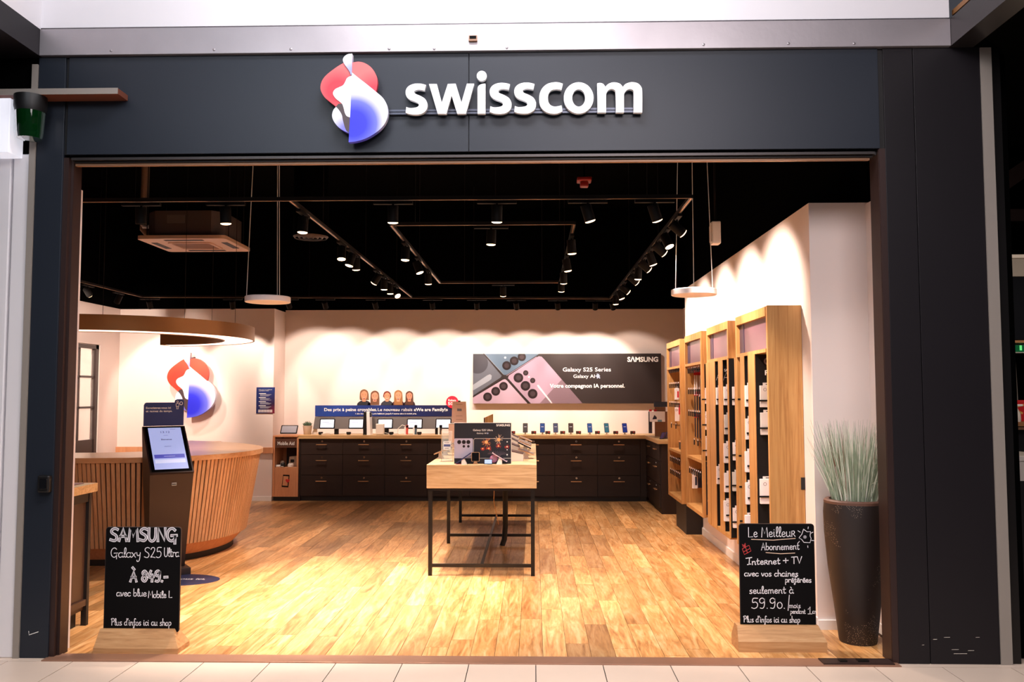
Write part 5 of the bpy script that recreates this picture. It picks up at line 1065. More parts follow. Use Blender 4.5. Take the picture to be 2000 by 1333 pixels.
for i, (xa, xb) in enumerate(((160, 356), (538, 734), (914, 1112), (1297, 1498), (1672, 1872))):
    lab = ('demo tablet in the grey console next to the cactus', 'demo tablet in the grey console behind the game console', 'middle demo tablet of the grey console behind the white router', 'demo tablet in the grey console behind the smart watches', 'demo tablet at the banner end of the grey console')[i]
    a_, b_ = T(xa, 518)[0], T(xb, 518)[0]; z_ = T(xa, 518)[1]; yb = YT-0.002+lean*(z_-v0[1])/ht
    tt = thing('demo_tablet', lab, 'tablet', ((a_+b_)/2, yb, z_), 'demo tablets in the console'); ft = Fr((a_, yb, z_), (1, 0, 0), upT); w = b_-a_; h = T(xa, 388)[1]-z_
    slab('case', rrect(0, 0, w, h, 0.008), ft, 0.0, 0.012, G['screenblack'], tt); s2 = slab('screen', [(0.012, 0.012), (w-0.012, 0.012), (w-0.012, h-0.012), (0.012, h-0.012)], ft, 0.012, 0.013, G['screen_white'], tt)
    lines('screen_text', [[(0.04, h*0.62), (w*0.62, h*0.62)], [(w*0.45, h*0.48), (w*0.8, h*0.48)]], 0.004, ft, G['ink_soft'], s2, 0.0135)

# ------------------------------------------------------------------ goods on the back counter
t = thing('game_console', 'tall white game console with a black core standing on the back counter', 'game console', (T(780, 600)[0], 7.44, CZ))
xa, xb = B(735, 600, 7.44)[0], B(830, 600, 7.44)[0]; zt = B(780, 302, 7.44)[1]
box('core', (xa+0.025, 7.40, CZ), (xb-0.012, 7.56, zt-0.005), G['black'], t)
slab('side_shell', [(xa, CZ), (xa+0.022, CZ), (xa+0.026, zt), (xa+0.006, zt+0.004)], Fr((0, 7.39, 0)), -0.18, 0, G['black'], t)
slab('side_shell', [(xb-0.05, CZ), (xb, CZ), (xb-0.015, zt-0.01), (xb-0.058, zt+0.005)], Fr((0, 7.39, 0)), -0.18, 0, G['white'], t)
t = thing('wifi_router', 'white upright router box standing on the back counter', 'router', (B(950, 600, 7.44)[0], 7.44, CZ))
xa, xb = B(898, 602, 7.44)[0], B(1002, 602, 7.44)[0]; zt = B(950, 455, 7.44)[1]; box('case', (xa, 7.40, CZ+0.004), (xb, 7.48, zt), G['offwhite'], t, bev=0.01); box('foot', (xa+0.01, 7.41, CZ), (xb-0.01, 7.47, CZ+0.006), G['pack_grey'], t)
tube('cable', [(xb, 7.46, CZ+0.03), (xb+0.05, 7.46, CZ+0.02), (xb+0.08, 7.45, CZ+0.004), (xb+0.14, 7.44, CZ+0.004)], 0.004, G['cable'], t, 6)
for i, (px, m, lab) in enumerate(((1290, 'watch_coral', 'coral smart watch on a white display stand with a looping cable'), (1403, 'watch_blue', 'blue grey smart watch on a white display stand'), (1728, 'watch_dark', 'dark smart watch on a white display stand beside the acrylic holder'))):
    mat('watch_coral', (214, 84, 74), 0.5); mat('watch_blue', (70, 92, 108), 0.5); mat('watch_dark', (56, 46, 44), 0.5)
    x = B(px, 600, 7.44)[0]; zt = B(px, 470, 7.44)[1]; t = thing('smart_watch', lab, 'watch', (x, 7.44, CZ), 'smart watches on the back counter')
    box('stand', (x-0.028, 7.43, CZ), (x+0.004, 7.47, zt-0.03), G['white'], t, bev=0.003)
    slab('strap', [(x-0.004, CZ+0.01), (x+0.026, CZ+0.004), (x+0.03, zt-0.03), (x+0.0, zt-0.03)], Fr((0, 7.425, 0)), -0.014, 0, G[m], t)
    slab('watch_case', rrect(x-0.006, zt-0.042, x+0.034, zt, 0.01), Fr((0, 7.42, 0)), -0.014, 0.0, G['screenblack'] if i else G[m], t)
    slab('watch_screen', rrect(x-0.001, zt-0.037, x+0.029, zt-0.005, 0.007), Fr((0, 7.42, 0)), 0.0, 0.001, G['screenblack'], t)
    if i == 0:
        tube('cable', [(x-0.01, 7.45, zt-0.02), (x-0.06, 7.45, zt+0.0), (x-0.12, 7.45, zt-0.05), (x-0.125, 7.45, zt-0.12), (x-0.08, 7.44, CZ+0.01), (x-0.02, 7.44, CZ+0.006)], 0.005, G['cable'], t, 8)
for i, (px, w, lab) in enumerate(((175, 60, 'small black wired gadget on the counter near the cactus'), (540, 60, 'small black gadget on the counter before the second tablet'), (1095, 60, 'small black gadget on the counter behind the white router'), (1460, 60, 'small black gadget on the counter beside the blue grey watch'))):
    xa, xb = B(px-w/2, 600, 7.46)[0], B(px+w/2, 600, 7.46)[0]; t = thing('price_holder', lab, 'gadget', ((xa+xb)/2, 7.46, CZ), 'small black gadgets on the back counter')
    box('display', (xa, 7.455, CZ+0.012), (xb, 7.465, CZ+0.042), G['black'], t, bev=0.003); box('foot', (xa+0.01, 7.44, CZ), (xb-0.01, 7.48, CZ+0.012), G['blackmetal'], t)
t = thing('white_gadget', 'white four-armed gadget lying on the counter below the first tablet', 'gadget', (B(258, 600, 7.44)[0], 7.44, CZ)); x = B(258, 600, 7.44)[0]
box('body', (x-0.03, 7.42, CZ+0.01), (x+0.03, 7.46, CZ+0.034), G['offwhite'], t, bev=0.006)
for s_ in (-1, 1): 
    for d_ in (-1, 1): tube('arm', [(x+s_*0.02, 7.44+d_*0.01, CZ+0.022), (x+s_*0.07, 7.44+d_*0.05, CZ+0.01)], [0.006, 0.008], G['offwhite'], t, 6)
t = thing('desk_tablet', 'tilted black tablet with a grey screen on top of the wooden collection stand', 'tablet', (-3.5, 7.45, 0.93)); za = 0.938
def zq(px, py): p = at(510+px/7.845, 820+py/7.845, Y=7.42); return p.x, p.z
a_, b_ = zq(290, 245), zq(548, 245); ht_ = zq(310, 120)[1]-a_[1]
fT = Fr((a_[0], 7.42, 0.938), (1, 0, 0), Vector((0.06, 0.45, 1)).normalized()); w = b_[0]-a_[0]
slab('case', rrect(0, 0, w, ht_*1.1, 0.008), fT, 0, 0.01, G['screenblack'], t); slab('screen', [(0.014, 0.014), (w-0.014, 0.014), (w-0.014, ht_*1.1-0.012), (0.014, ht_*1.1-0.012)], fT, 0.01, 0.011, mat('screen_grey', (120, 116, 124), 0.3, emit=(110, 108, 118), es=0.3), t)
box('stand', (a_[0]+0.04, 7.45, 0.938), (b_[0]-0.04, 7.56, 0.985), G['offwhite'], t, bev=0.003)
t = thing('potted_cactus', 'small spiky succulent in a grey concrete pot on the counter', 'plant', (B(0, 0)[0]-0.03, 7.50, CZ)); x = at(600.5, 850, Y=7.5).x
lathe('pot', [(0, 0), (0.048, 0), (0.052, 0.005), (0.068, 0.13), (0.062, 0.13), (0.058, 0.11), (0, 0.11)], (x, 7.50, CZ), mat('concrete', (196, 176, 158), 0.7), t, 24)
V, Fc = [], []
for k in range(26):
    a = k*2.4; r = 0.012+0.03*(k/26); tl = Vector((x+math.cos(a)*(r+0.03*(k/26+0.3)), 7.5+math.sin(a)*(r+0.03*(k/26+0.3)), CZ+0.11+0.09-0.045*(k/26)))
    v, f = tubev([(x+math.cos(a)*r, 7.5+math.sin(a)*r, CZ+0.10), ((x+math.cos(a)*r)*0.5+tl.x*0.5, (7.5+math.sin(a)*r)*0.5+tl.y*0.5, CZ+0.155), tl], [0.006, 0.008, 0.001], 5); n = len(V); V += v; Fc += [tuple(i+n for i in q) for q in f]
o = obj('leaves', V, Fc, mat('succulent', (84, 106, 84), 0.5), t, True); o['kind'] = 'stuff'
# phones and price displays to the side of the table
for i, (px, col_, rot) in enumerate(((1026, (60, 56, 58), 0), (1059.5, (40, 62, 110), 0), (1085.4, (56, 62, 84), 5), (1115, (54, 44, 42), 0), (1152.5, (34, 66, 116), 12), (1185.5, (40, 84, 104), 14), (1221, (22, 40, 110), 14))):
    c = at(px, 849, Y=7.50); t = thing('demo_phone', 'smartphone on a stand on the back counter, %s from the table side' % ORD[i], 'phone', (c.x, 7.50, CZ), 'smartphones on the back counter', rotz=math.radians(rot))
    fT = Fr((0, 0, 0.028), (1, 0, 0), Vector((0, 0.3, 1)).normalized())
    slab('case', rrect(-0.035, 0, 0.035, 0.138, 0.008), fT, 0, 0.008, G['screenblack'], t); s2 = slab('screen', rrect(-0.032, 0.004, 0.032, 0.134, 0.006), fT, 0.008, 0.009, mat('phone_screen_%d' % i, col_, 0.25, emit=col_, es=0.4), t)
    lines('screen_text', [[(-0.016, 0.085), (0.016, 0.085)]], 0.006, fT, G['print_pale'], s2, 0.0095)
    lathe('stand', [(0, 0), (0.03, 0), (0.03, 0.008), (0.012, 0.014), (0.012, 0.035), (0, 0.035)], (0, 0.015, 0), G['chrome'], t, 14)
for i, px in enumerate((1001.5, 1042.5, 1070, 1099, 1130, 1167, 1202.7, 1236)):
    c = at(px, 849, Y=7.50); t = thing('price_display', 'small black price display on the back counter, %s from the table side' % ORD[i], 'price tag', (c.x, 7.50, CZ), 'price displays on the back counter')
    box('display', (c.x-0.036, 7.50, CZ+0.01), (c.x+0.036, 7.512, CZ+0.052), mat('tag_brown', (52, 34, 30), 0.4), t, bev=0.003); box('price_field', (c.x+0.006, 7.498, CZ+0.03), (c.x+0.022, 7.5, CZ+0.042), G['redpack'], t)
    boxes('foot', [((c.x-0.026, 7.495, CZ), (c.x-0.02, 7.52, CZ+0.012)), ((c.x+0.02, 7.495, CZ), (c.x+0.026, 7.52, CZ+0.012))], G['black'], t)
# pegboard tower at the counter corner
c = at(1287, 850, Y=6.6); t = thing('pegboard_tower', 'brown pegboard tower with a dark header on the counter corner', 'display stand', (c.x, 6.6, CZ))
def Q(px, py, Y=6.6): p = at(1240+px/11.11, 760+py/11.11, Y=Y); return p.x, p.z
xa, xb = Q(425, 0)[0], Q(660, 0)[0]; zt = Q(0, 395)[1]
bd = slab('board', [(xa, CZ+0.02), (xb, CZ+0.02), (xb, zt), (xa, zt)], Fr((0, 6.6, 0)), -0.02, 0, mat('pegboard', (150, 104, 74), 0.6), t)
V, Fc = [], []
for i in range(7):
    for j in range(18):
        p_ = circ(xa+0.02+i*(xb-xa-0.04)/6, CZ+0.05+j*0.021, 0.0042, 6); n = len(V); V += [(x, 6.5995, z) for x, z in p_]; Fc.append(tuple(range(n, n+6)))
o = obj('peg_holes', V, Fc, G['toe'], bd); o['kind'] = 'stuff'
box('side_board', (xb, 6.6, CZ+0.02), (xb+0.06, 6.66, zt-0.06), G['pegboard'], t); hx0, hz0 = Q(412, 392); hx1, hz1 = Q(705, 280); box('header', (hx0, 6.59, hz0), (hx1, 6.605, hz1), mat('header_blue', (56, 70, 92), 0.35), t); box('base', (xa-0.01, 6.55, CZ), (xb+0.03, 6.68, CZ+0.02), G['chrome'], t)
xa, za_ = Q(330, 715, 6.52); xb, zb_ = Q(655, 492, 6.52)
t = thing('camera_box', 'white boxed camera hanging on the pegboard tower', 'box', ((xa+xb)/2, 6.54, za_)); box('carton', (xa, 6.52, za_), (xb, 6.575, zb_), G['pack_white'], t, bev=0.003); slab('print', [(xa+0.03, za_+0.03), (xb-0.11, za_+0.035), (xb-0.11, za_+0.06), (xb-0.14, za_+0.09), (xa+0.04, za_+0.055)], Fr((0, 6.52, 0)), 0, 0.001, G['pack_ink'], t); slab('band', [(xa+0.10, za_), (xa+0.155, za_), (xa+0.155, za_+0.026), (xa+0.10, za_+0.026)], Fr((0, 6.52, 0)), 0, 0.0012, mat('pack_sky', (110, 150, 170), 0.5), t)
for i, (px, lab) in enumerate(((340, 'red hook tab pack beside the white camera box'), (445, 'red hook tab pack above the white camera box'))):
    x, z = Q(px, 470, 6.57); t = thing('tab_pack', lab, 'pack', (x, 6.57, z-0.06)); box('tab', (x-0.018, 6.576, z-0.012), (x+0.018, 6.586, z+0.014), G['redpack'], t); box('pouch', (x-0.025, 6.577, z-0.30 if i == 0 else z-0.05), (x+0.02, 6.596, z-0.014), G['pack_ink'], t)
for i in range(6):
    x, z = Q(560+28*i, 1010, 6.25); y = 6.22+0.03*i; t = thing('leaning_phone', 'small phone in the leaning row at the counter corner, %s from the tower' % ORD[i], 'phone', (x, y, CZ), 'phones leaning at the counter corner')
    fT = Fr((x, y, CZ+0.004), (0.6, 0.3, 0), Vector((0.3, 0.5, 0.6)).normalized()); slab('case', rrect(-0.04, 0, 0.04, 0.11, 0.006), fT, 0, 0.008, G['screenblack'], t); slab('screen', rrect(-0.036, 0.004, 0.036, 0.106, 0.005), fT, 0.008, 0.009, mat('lean_screen_%d' % (i % 3), ((66, 50, 96), (120, 70, 90), (54, 60, 110))[i % 3], 0.2), t)

# ------------------------------------------------------------------ goods on the display table
TT = 0.918
YD = 2.33
def D(x, y, Y=YD): p = at(800+x/7.143, 780+y/7.143, Y=Y); return p.x, p.z
d0, d1 = D(622, 912), D(1420, 330); d0 = (d0[0], TT+0.001)
t = thing('phone_display_board', 'black phone display board with fireworks picture standing on the display table', 'display', ((d0[0]+d1[0])/2, YD, TT)); FDB = Fr((0, YD, 0))
slab('board', [d0, (d1[0], d0[1]), d1, (d0[0], d1[1])], FDB, -0.05, -0.001, G['offwhite'], t); bf = slab('picture', [(d0[0], d0[1]), (d1[0]-0.003, d0[1]), (d1[0]-0.003, d1[1]-0.003), (d0[0], d1[1]-0.003)], FDB, -0.001, 0, mat('board_black', (30, 31, 40), 0.4), t)
p0, p1 = D(622, 826), D(882, 549); fl = slab('phone_print', rrect(p0[0]-0.0, p0[1], p1[0], p1[1], 0.008), FDB, 0, 0.0006, mat('print_lavender', (176, 172, 194), 0.4), bf)
for x, y, r in ((692,600,28),(757,600,28),(820,600,28),(757,660,18),(820,660,18)): flat('lens_print', circ(*D(x, y), r*0.0006, 20), FDB, G['print_lens'], bf, 0.0009)
s0, s1 = D(893, 826), D(1416, 551); lines('screen_print', [[(s0[0], s0[1]), (s1[0], s0[1])], [(s0[0], s0[1]), (s0[0], s1[1]-0.01), (s0[0]+0.01, s1[1]), (s1[0], s1[1])]], 0.003, FDB, G['pack_silver'], bf, 0.0008)
rg = random.Random(9)
for (x, y, R_, m) in ((1070, 600, 70, (240, 150, 90)), (1245, 565, 70, (226, 190, 160)), (1020, 690, 32, (220, 60, 50)), (1105, 690, 40, (214, 70, 60)), (1240, 655, 36, (200, 60, 60)), (1360, 665, 34, (190, 50, 56))):
    c_ = D(x, y); S = []
    for k in range(26): a = rg.random()*6.283; r0, r1 = R_*0.0006*rg.uniform(0.15, 0.45), R_*0.0006*rg.uniform(0.7, 1.1); S.append([(c_[0]+r0*math.cos(a), c_[1]+r0*math.sin(a)), (c_[0]+r1*math.cos(a), c_[1]+r1*math.sin(a))])
    lines('firework_print', S, 0.0016, FDB, mat('spark_%d_%d' % (x, y), m, 0.6), bf, 0.0009); flat('firework_print', circ(*c_, R_*0.0002, 12), FDB, mat('spark_core', (250, 170, 110), 0.6), bf, 0.001)
c_ = D(1220, 780); lines('firework_print', [[(c_[0]+0.01*math.cos(a), c_[1]-0.02), (c_[0]+0.04*math.cos(a), c_[1]+0.02*math.sin(a)), (c_[0]+0.085*math.cos(a), c_[1]+0.036*math.sin(a))] for a in [0.2+k*0.22 for k in range(13)]], 0.0014, FDB, mat('spark_dim', (120, 100, 110), 0.6), bf, 0.0009)
for y, r in ((597, 8), (665, 7), (708, 7), (777, 10)): flat('button_print', circ(*D(1361, y), r*0.0006, 12), FDB, W_t, bf, 0.0012)
def dt(s, x0, x1, base, cap, **k): a_ = D(x0, base); b_ = D(x1, base); text('lettering', s, FDB, a_[0], a_[1], b_[0]-a_[0], cap*0.0006, W_t, bf, 0.001, **k)
dt('SΛMSUNG', 1210, 1400, 379, 30, bold=0.035); dt('Galaxy S25 Ultra', 885, 1160, 445, 26, bold=0.006); dt('Galaxy AI', 937, 1072, 486, 20); c_ = D(1090, 478); lines('sparkle', [[(c_[0]-0.006, c_[1]), (c_[0]+0.006, c_[1])], [(c_[0], c_[1]-0.006), (c_[0], c_[1]+0.006)]], 0.003, FDB, G['sparkle'], bf, 0.001)
YS = 2.29
def tilted_phone(label, lo, hi, Y, dp=0.07, m='screenblack', stand=None, group=None, th=0.008):
    """phone seen on its edge, lower end lo and upper end hi (X, Z), screen turned to the table side"""
    t = thing('tilted_phone', label, 'phone', ((lo[0]+hi[0])/2, Y, TT), group)
    lo, hi = Vector((lo[0], Y, lo[1])), Vector((hi[0], Y, hi[1])); v, f = rectbar(lo, hi, dp, th, (0, 0, 1)); obj('case', v, f, G[m], t)
    nrm = (hi-lo).normalized().cross(Vector((0, 1, 0)));  nrm = nrm if nrm.z > 0 else -nrm
    v, f = rectbar(lo+nrm*(th/2+0.0005)+(hi-lo)*0.04, hi+nrm*(th/2+0.0005)-(hi-lo)*0.04, dp-0.008, 0.001, (0, 0, 1)); obj('screen', v, f, G['screenblack'], t)
    mid = lo.lerp(hi, 0.45); s = -1 if hi.x > lo.x else 1
    obj('stand', [(mid.x-0.012, Y-0.02, mid.z-0.004), (mid.x+0.012, Y-0.02, mid.z-0.004), (mid.x+0.012, Y+0.02, mid.z-0.004), (mid.x-0.012, Y+0.02, mid.z-0.004), (mid.x-0.024-s*0.01, Y-0.028, TT), (mid.x+0.024-s*0.01, Y-0.028, TT), (mid.x+0.024-s*0.01, Y+0.028, TT), (mid.x-0.024-s*0.01, Y+0.028, TT)], [(0,1,2,3),(7,6,5,4),(0,4,5,1),(1,5,6,2),(2,6,7,3),(3,7,4,0)], G['offwhite'], t)
    return t
mat('phone_blue', (52, 56, 104), 0.3); mat('phone_lilac', (196, 178, 196), 0.3); mat('phone_gold', (206, 160, 120), 0.35, metal=0.4)
tilted_phone('dark blue phone tilted on a white stand before the lavender phone picture', D(655, 893, YS), D(862, 748, YS), YS, 0.055, 'phone_blue'); tilted_phone('lilac phone tilted on a white stand before the fireworks picture', D(1360, 872, YS), D(1155, 748, YS), YS, 0.055, 'phone_lilac')
a_ = D(862, 878, YS-0.01); b_ = D(976, 742, YS-0.01); t = thing('watch_display', 'black square smart watch on a rose stand before the display board', 'watch', ((a_[0]+b_[0])/2, YS, TT)); FW = Fr((0, YS-0.015, 0))
slab('watch_case', rrect(a_[0], a_[1]+0.004, b_[0], b_[1], 0.008), FW, -0.01, 0, G['phone_gold'], t); slab('watch_screen', rrect(a_[0]+0.004, a_[1]+0.008, b_[0]-0.004, b_[1]-0.003, 0.006), FW, 0, 0.001, G['screenblack'], t); slab('stand', [((a_[0]+b_[0])/2-0.022, TT), ((a_[0]+b_[0])/2+0.022, TT), ((a_[0]+b_[0])/2+0.008, a_[1]+0.006), ((a_[0]+b_[0])/2-0.008, a_[1]+0.006)], FW, -0.012, -0.002, G['phone_gold'], t)
a_ = D(1040, 895, YS-0.01); b_ = D(1155, 838, YS-0.01); t = thing('price_screen', 'small lit price screen standing before the fireworks picture', 'price tag', ((a_[0]+b_[0])/2, YS, TT)); slab('case', [(a_[0], TT), (b_[0], TT), (b_[0], b_[1]), (a_[0], b_[1])], FW, -0.008, 0, G['black'], t); slab('screen', [(a_[0]+0.004, TT+0.006), (b_[0]-0.004, TT+0.006), (b_[0]-0.004, b_[1]-0.004), (a_[0]+0.004, b_[1]-0.004)], FW, 0, 0.001, mat('price_glow', (150, 170, 200), 0.3, emit=(150, 180, 226), es=0.9), t)
c_ = D(1172, 834, YS+0.015); t = thing('promo_sticker', 'round pink striped promotion disc leaning on the display board', 'sticker', (c_[0], YS+0.03, c_[1]-0.032)); slab('disc', circ(c_[0], c_[1], 0.032, 24), Fr((0, YS+0.026, 0)), -0.004, 0, mat('promo_pink', (214, 130, 176), 0.5), t)
lines('stripe', [[(c_[0]-0.022+0.004*k, c_[1]+0.016-0.01*k), (c_[0]+0.02, c_[1]+0.022-0.012*k)] for k in range(4)], 0.003, Fr((0, YS+0.026, 0)), W_t, t, 0.001)
t = thing('leaflet', 'pink leaflet lying on the table edge under the display board', 'leaflet', (-0.64, 2.285, TT)); obj('sheet', [(-0.655, 2.262, TT+0.001), (-0.60, 2.262, TT+0.001), (-0.575, 2.30, TT+0.001), (-0.63, 2.30, TT+0.001), (-0.655, 2.262, TT+0.003), (-0.60, 2.262, TT+0.003), (-0.575, 2.30, TT+0.003), (-0.63, 2.30, TT+0.003)], [(3,2,1,0),(4,5,6,7),(0,1,5,4),(1,2,6,5),(2,3,7,6),(3,0,4,7)], mat('leaf_pink', (206, 86, 110), 0.5), t)
# acrylic holder with price card
YA = 2.62; a_ = D(445, 868, YA); b_ = D(598, 440, YA); t = thing('acrylic_holder', 'clear acrylic price holder with a white card beside the display board', 'holder', ((a_[0]+b_[0])/2, YA, TT))
FA2 = Fr((0, YA, 0)); slab('back_plate', [(a_[0], TT), (b_[0], TT), (b_[0], b_[1]), (a_[0], b_[1])], FA2, -0.006, 0, G['acrylic'], t); box('base', (a_[0]-0.01, YA-0.08, TT), (b_[0]+0.01, YA+0.01, TT+0.005), G['acrylic'], t)
lines('edge', [[(a_[0], TT), (a_[0], b_[1]), (b_[0], b_[1]), (b_[0], TT)]], 0.004, FA2, mat('acrylic_edge', (220, 190, 160), 0.3), t, 0.001); k0, k1 = D(470, 708, YA), D(575, 590, YA)
cd_ = slab('price_card', [(k0[0], k0[1]), (k1[0], k0[1]), (k1[0], k1[1]), (k0[0], k1[1])], FA2, 0.001, 0.002, W_t, t); slab('card_band', [(k0[0]+0.004, k0[1]+0.028), (k1[0]-0.004, k0[1]+0.028), (k1[0]-0.004, k0[1]+0.048), (k0[0]+0.004, k0[1]+0.048)], FA2, 0.002, 0.0026, mat('card_blue', (62, 76, 128), 0.5), cd_); lines('card_text', [[(k0[0]+0.01, k0[1]+0.062), (k1[0]-0.016, k0[1]+0.062)], [(k0[0]+0.014, k0[1]+0.014), (k1[0]-0.02, k0[1]+0.014)]], 0.005, FA2, G['pack_grey'], cd_, 0.0026)
# phones along both long sides of the table
def E2(px, py, Y): p = at(px, py, Y=Y); return p.x, p.z
for i, (Y, xl, zl, xh, zh) in enumerate(((2.95, 1043, 888, 1012, 877), (3.35, 1037, 876, 1012, 864), (3.75, 1038, 871, 1014, 861), (4.15, 1038, 868, 1014, 859), (4.6, 1039, 863, 1015, 853))):
    tilted_phone('tilted phone along the shelf wall side of the table, %s from the entrance' % ORD[i], E2(xl, zl, Y), E2(xh, zh, Y), Y, 0.16, ('phone_gold', 'screenblack')[i % 2], group='phones along the display table', th=0.01)
for i, (Y, xl, zl, xh, zh) in enumerate(((2.95, 849, 887, 873, 878), (3.4, 856, 885, 884, 872), (3.8, 863, 880, 886, 868), (4.2, 868, 874, 887, 866))):
    tilted_phone('tilted phone along the reception side of the table, %s from the entrance' % ORD[i], E2(xl, zl, Y), E2(xh, zh, Y), Y, 0.14, ('phone_gold', 'screenblack')[i % 2], group='phones along the display table', th=0.01)
# white risers in the middle
for i, (Y, x0, z0, z1) in enumerate(((2.62, -0.20, 0.02, 0.105), (3.1, -0.23, 0.02, 0.16), (3.7, -0.26, 0.02, 0.19), (4.4, -0.26, 0.02, 0.2))):
    x1 = E2((1022, 1015, 1012, 1013)[i], 880, Y)[0]; xm_ = E2(1000, 880, Y)[0]-0.12
    t = thing('info_riser', 'white sloped info riser in the middle of the display table, %s from the entrance' % ORD[i], 'riser', ((x1+xm_)/2, Y, TT), 'white sloped risers on the table')
    obj('body', [(xm_, Y, TT), (x1, Y, TT), (x1, Y, TT+z1*0.55), (xm_, Y, TT+z1), (xm_, Y+0.25, TT), (x1, Y+0.25, TT), (x1, Y+0.25, TT+z1*0.55), (xm_, Y+0.25, TT+z1)], [(0,1,2,3),(7,6,5,4),(0,4,5,1),(1,5,6,2),(2,6,7,3),(3,7,4,0)], G['offwhite'], t)
    v, f = rectbar((xm_, Y+0.125, TT+z1+0.004), (x1, Y+0.125, TT+z1*0.55+0.004), 0.24, 0.006); obj('sign_plate', v, f, mat('riser_brown', (70, 48, 42), 0.4), t)
a_, b_ = E2(882, 826, 4.85), E2(912, 785, 4.85); t = thing('info_sheet', 'beige printed sheet with a black clip standing on the far end of the table', 'sign', ((a_[0]+b_[0])/2, 4.85, TT)); FS2 = Fr((0, 4.85, 0)); mat('sheet_beige', (222, 182, 160), 0.55)
slab('sheet', [(a_[0], a_[1]), (b_[0]-0.002, a_[1]), (b_[0]-0.01, b_[1]), (a_[0]+0.008, b_[1])], FS2, -0.004, 0, G['sheet_beige'], t); box('clip', ((a_[0]+b_[0])/2-0.012, 4.843, b_[1]-0.004), ((a_[0]+b_[0])/2+0.014, 4.856, b_[1]+0.012), G['black'], t); box('post', ((a_[0]+b_[0])/2-0.02, 4.856, TT), ((a_[0]+b_[0])/2+0.02, 4.87, b_[1]-0.03), G['acrylic'], t)
w = b_[0]-a_[0]; slab('print', [(a_[0]+w*0.36, a_[1]+0.13), (a_[0]+w*0.66, a_[1]+0.13), (a_[0]+w*0.66, a_[1]+0.155), (a_[0]+w*0.36, a_[1]+0.16)], FS2, 0, 0.001, G['pack_grey'], t); lines('text_line', [[(a_[0]+w*0.3, a_[1]+z), (a_[0]+w*0.7, a_[1]+z)] for z in (0.075, 0.035, 0.205)], 0.004, FS2, mat('text_brown', (150, 104, 90), 0.6), t, 0.001)
a_, b_ = E2(876, 851, 4.6), E2(890, 829, 4.6); t = thing('beige_box', 'small beige carton on the far part of the table beside the display board', 'box', ((a_[0]+b_[0])/2, 4.6, TT)); box('carton', (a_[0], 4.6, TT), (b_[0]+0.02, 4.7, b_[1]), G['sheet_beige'], t, bev=0.003); box('lid', (a_[0]-0.002, 4.598, b_[1]), (b_[0]+0.022, 4.702, b_[1]+0.006), G['offwhite'], t)
a_ = E2(947, 816, 4.3); b_ = E2(963, 809, 4.3); t = thing('wooden_upright', 'wooden upright panel with a slanted top rising behind the display board', 'panel', ((a_[0]+b_[0])/2, 4.3, TT)); slab('panel', [(a_[0], TT), (b_[0], TT), (b_[0], b_[1]), (a_[0], a_[1])], Fr((0, 4.3, 0)), -0.02, 0, G['oak_z'], t); slab('edge', [(a_[0]-0.012, TT), (a_[0], TT), (a_[0], a_[1]), (a_[0]-0.012, a_[1]-0.004)], Fr((0, 4.3, 0)), -0.02, 0, G['kiosk_brown'], t)

# ------------------------------------------------------------------ glazed door and back room
dr = struct(thing('door_1', 'black framed glazed door in the side wall', None, (-5.98, 6.2, 0)))
mat('door_black', (46, 32, 30), 0.45)
for a_, b_ in (((-6.0, 6.66, 0), (-5.94, 6.73, 2.17)), ((-6.0, 5.56, 0), (-5.94, 5.62, 2.17)), ((-6.0, 5.56, 2.12), (-5.94, 6.73, 2.17)), ((-5.99, 5.62, 0), (-5.95, 6.66, 0.90))): box('frame' if b_[2] > 1 else 'kick_panel', a_, b_, G['door_black'], dr)
for z in (1.33, 1.74): box('muntin', (-5.985, 5.62, z-0.014), (-5.955, 6.66, z+0.014), G['door_black'], dr)
for y in (6.27, 5.93): box('muntin', (-5.985, y-0.012, 0.90), (-5.955, y+0.012, 2.12), G['door_black'], dr)
for y0, y1 in ((5.62, 5.918), (5.942, 6.258), (6.282, 6.66)):
    for z0, z1 in ((0.90, 1.316), (1.344, 1.726), (1.754, 2.12)): box('pane', (-5.973, y0, z0), (-5.968, y1, z1), G['glass'], dr)
struct(boxes('wall_back_room', [((-8.2, 5.3, 0), (-8.1, 10, 2.7)), ((-8.2, 9.9, 0), (-6.05, 10, 2.7)), ((-8.2, 5.2, 0), (-6.05, 5.3, 2.7)), ((-8.2, 5.2, 2.7), (-6.05, 10, 2.75)), ((-8.2, 5.2, -0.05), (-6.05, 10, 0)), ((-6.08, 7.3, 0), (-6.05, 10, 2.7))], G['wall']), 'cream back room behind the glazed door')
sh = thing('back_room_shelf', 'cream shelving seen through the glazed door', 'shelf', (-7.9, 8.2, 0))
for z in (1.0, 1.45, 1.95): box('shelf_board', (-8.1, 7.6, z), (-7.75, 9.6, z+0.03), G['wall'], sh)
box('upright', (-8.1, 9.3, 0), (-7.75, 9.36, 2.2), G['wall'], sh); box('upright', (-8.1, 7.6, 0), (-7.75, 7.66, 2.2), G['wall'], sh); box('drawer_box', (-7.9, 8.4, 0.9), (-7.7, 9.0, 1.0), G['cork'], sh)
lm = thing('back_room_lamp', 'round ceiling lamp in the room behind the glazed door', 'lamp', (-7.1, 7.6, 2.66)); lathe('shade', [(0, 2.62), (0.15, 2.63), (0.16, 2.66), (0.16, 2.70), (0, 2.70)], (-7.1, 7.6, 0), mat('bulb_glow', (255, 240, 226), 0.5, emit=(255, 232, 208), es=3), lm, 24)
pl_ = bpy.data.lights.new('bulb', 'POINT'); pl_.energy = 150; pl_.color = (1.0, 0.88, 0.76); pl_.shadow_soft_size = 0.12; po = bpy.data.objects.new('bulb', pl_); COL.objects.link(po); po.parent = lm; po.location = (0, 0, -0.25)

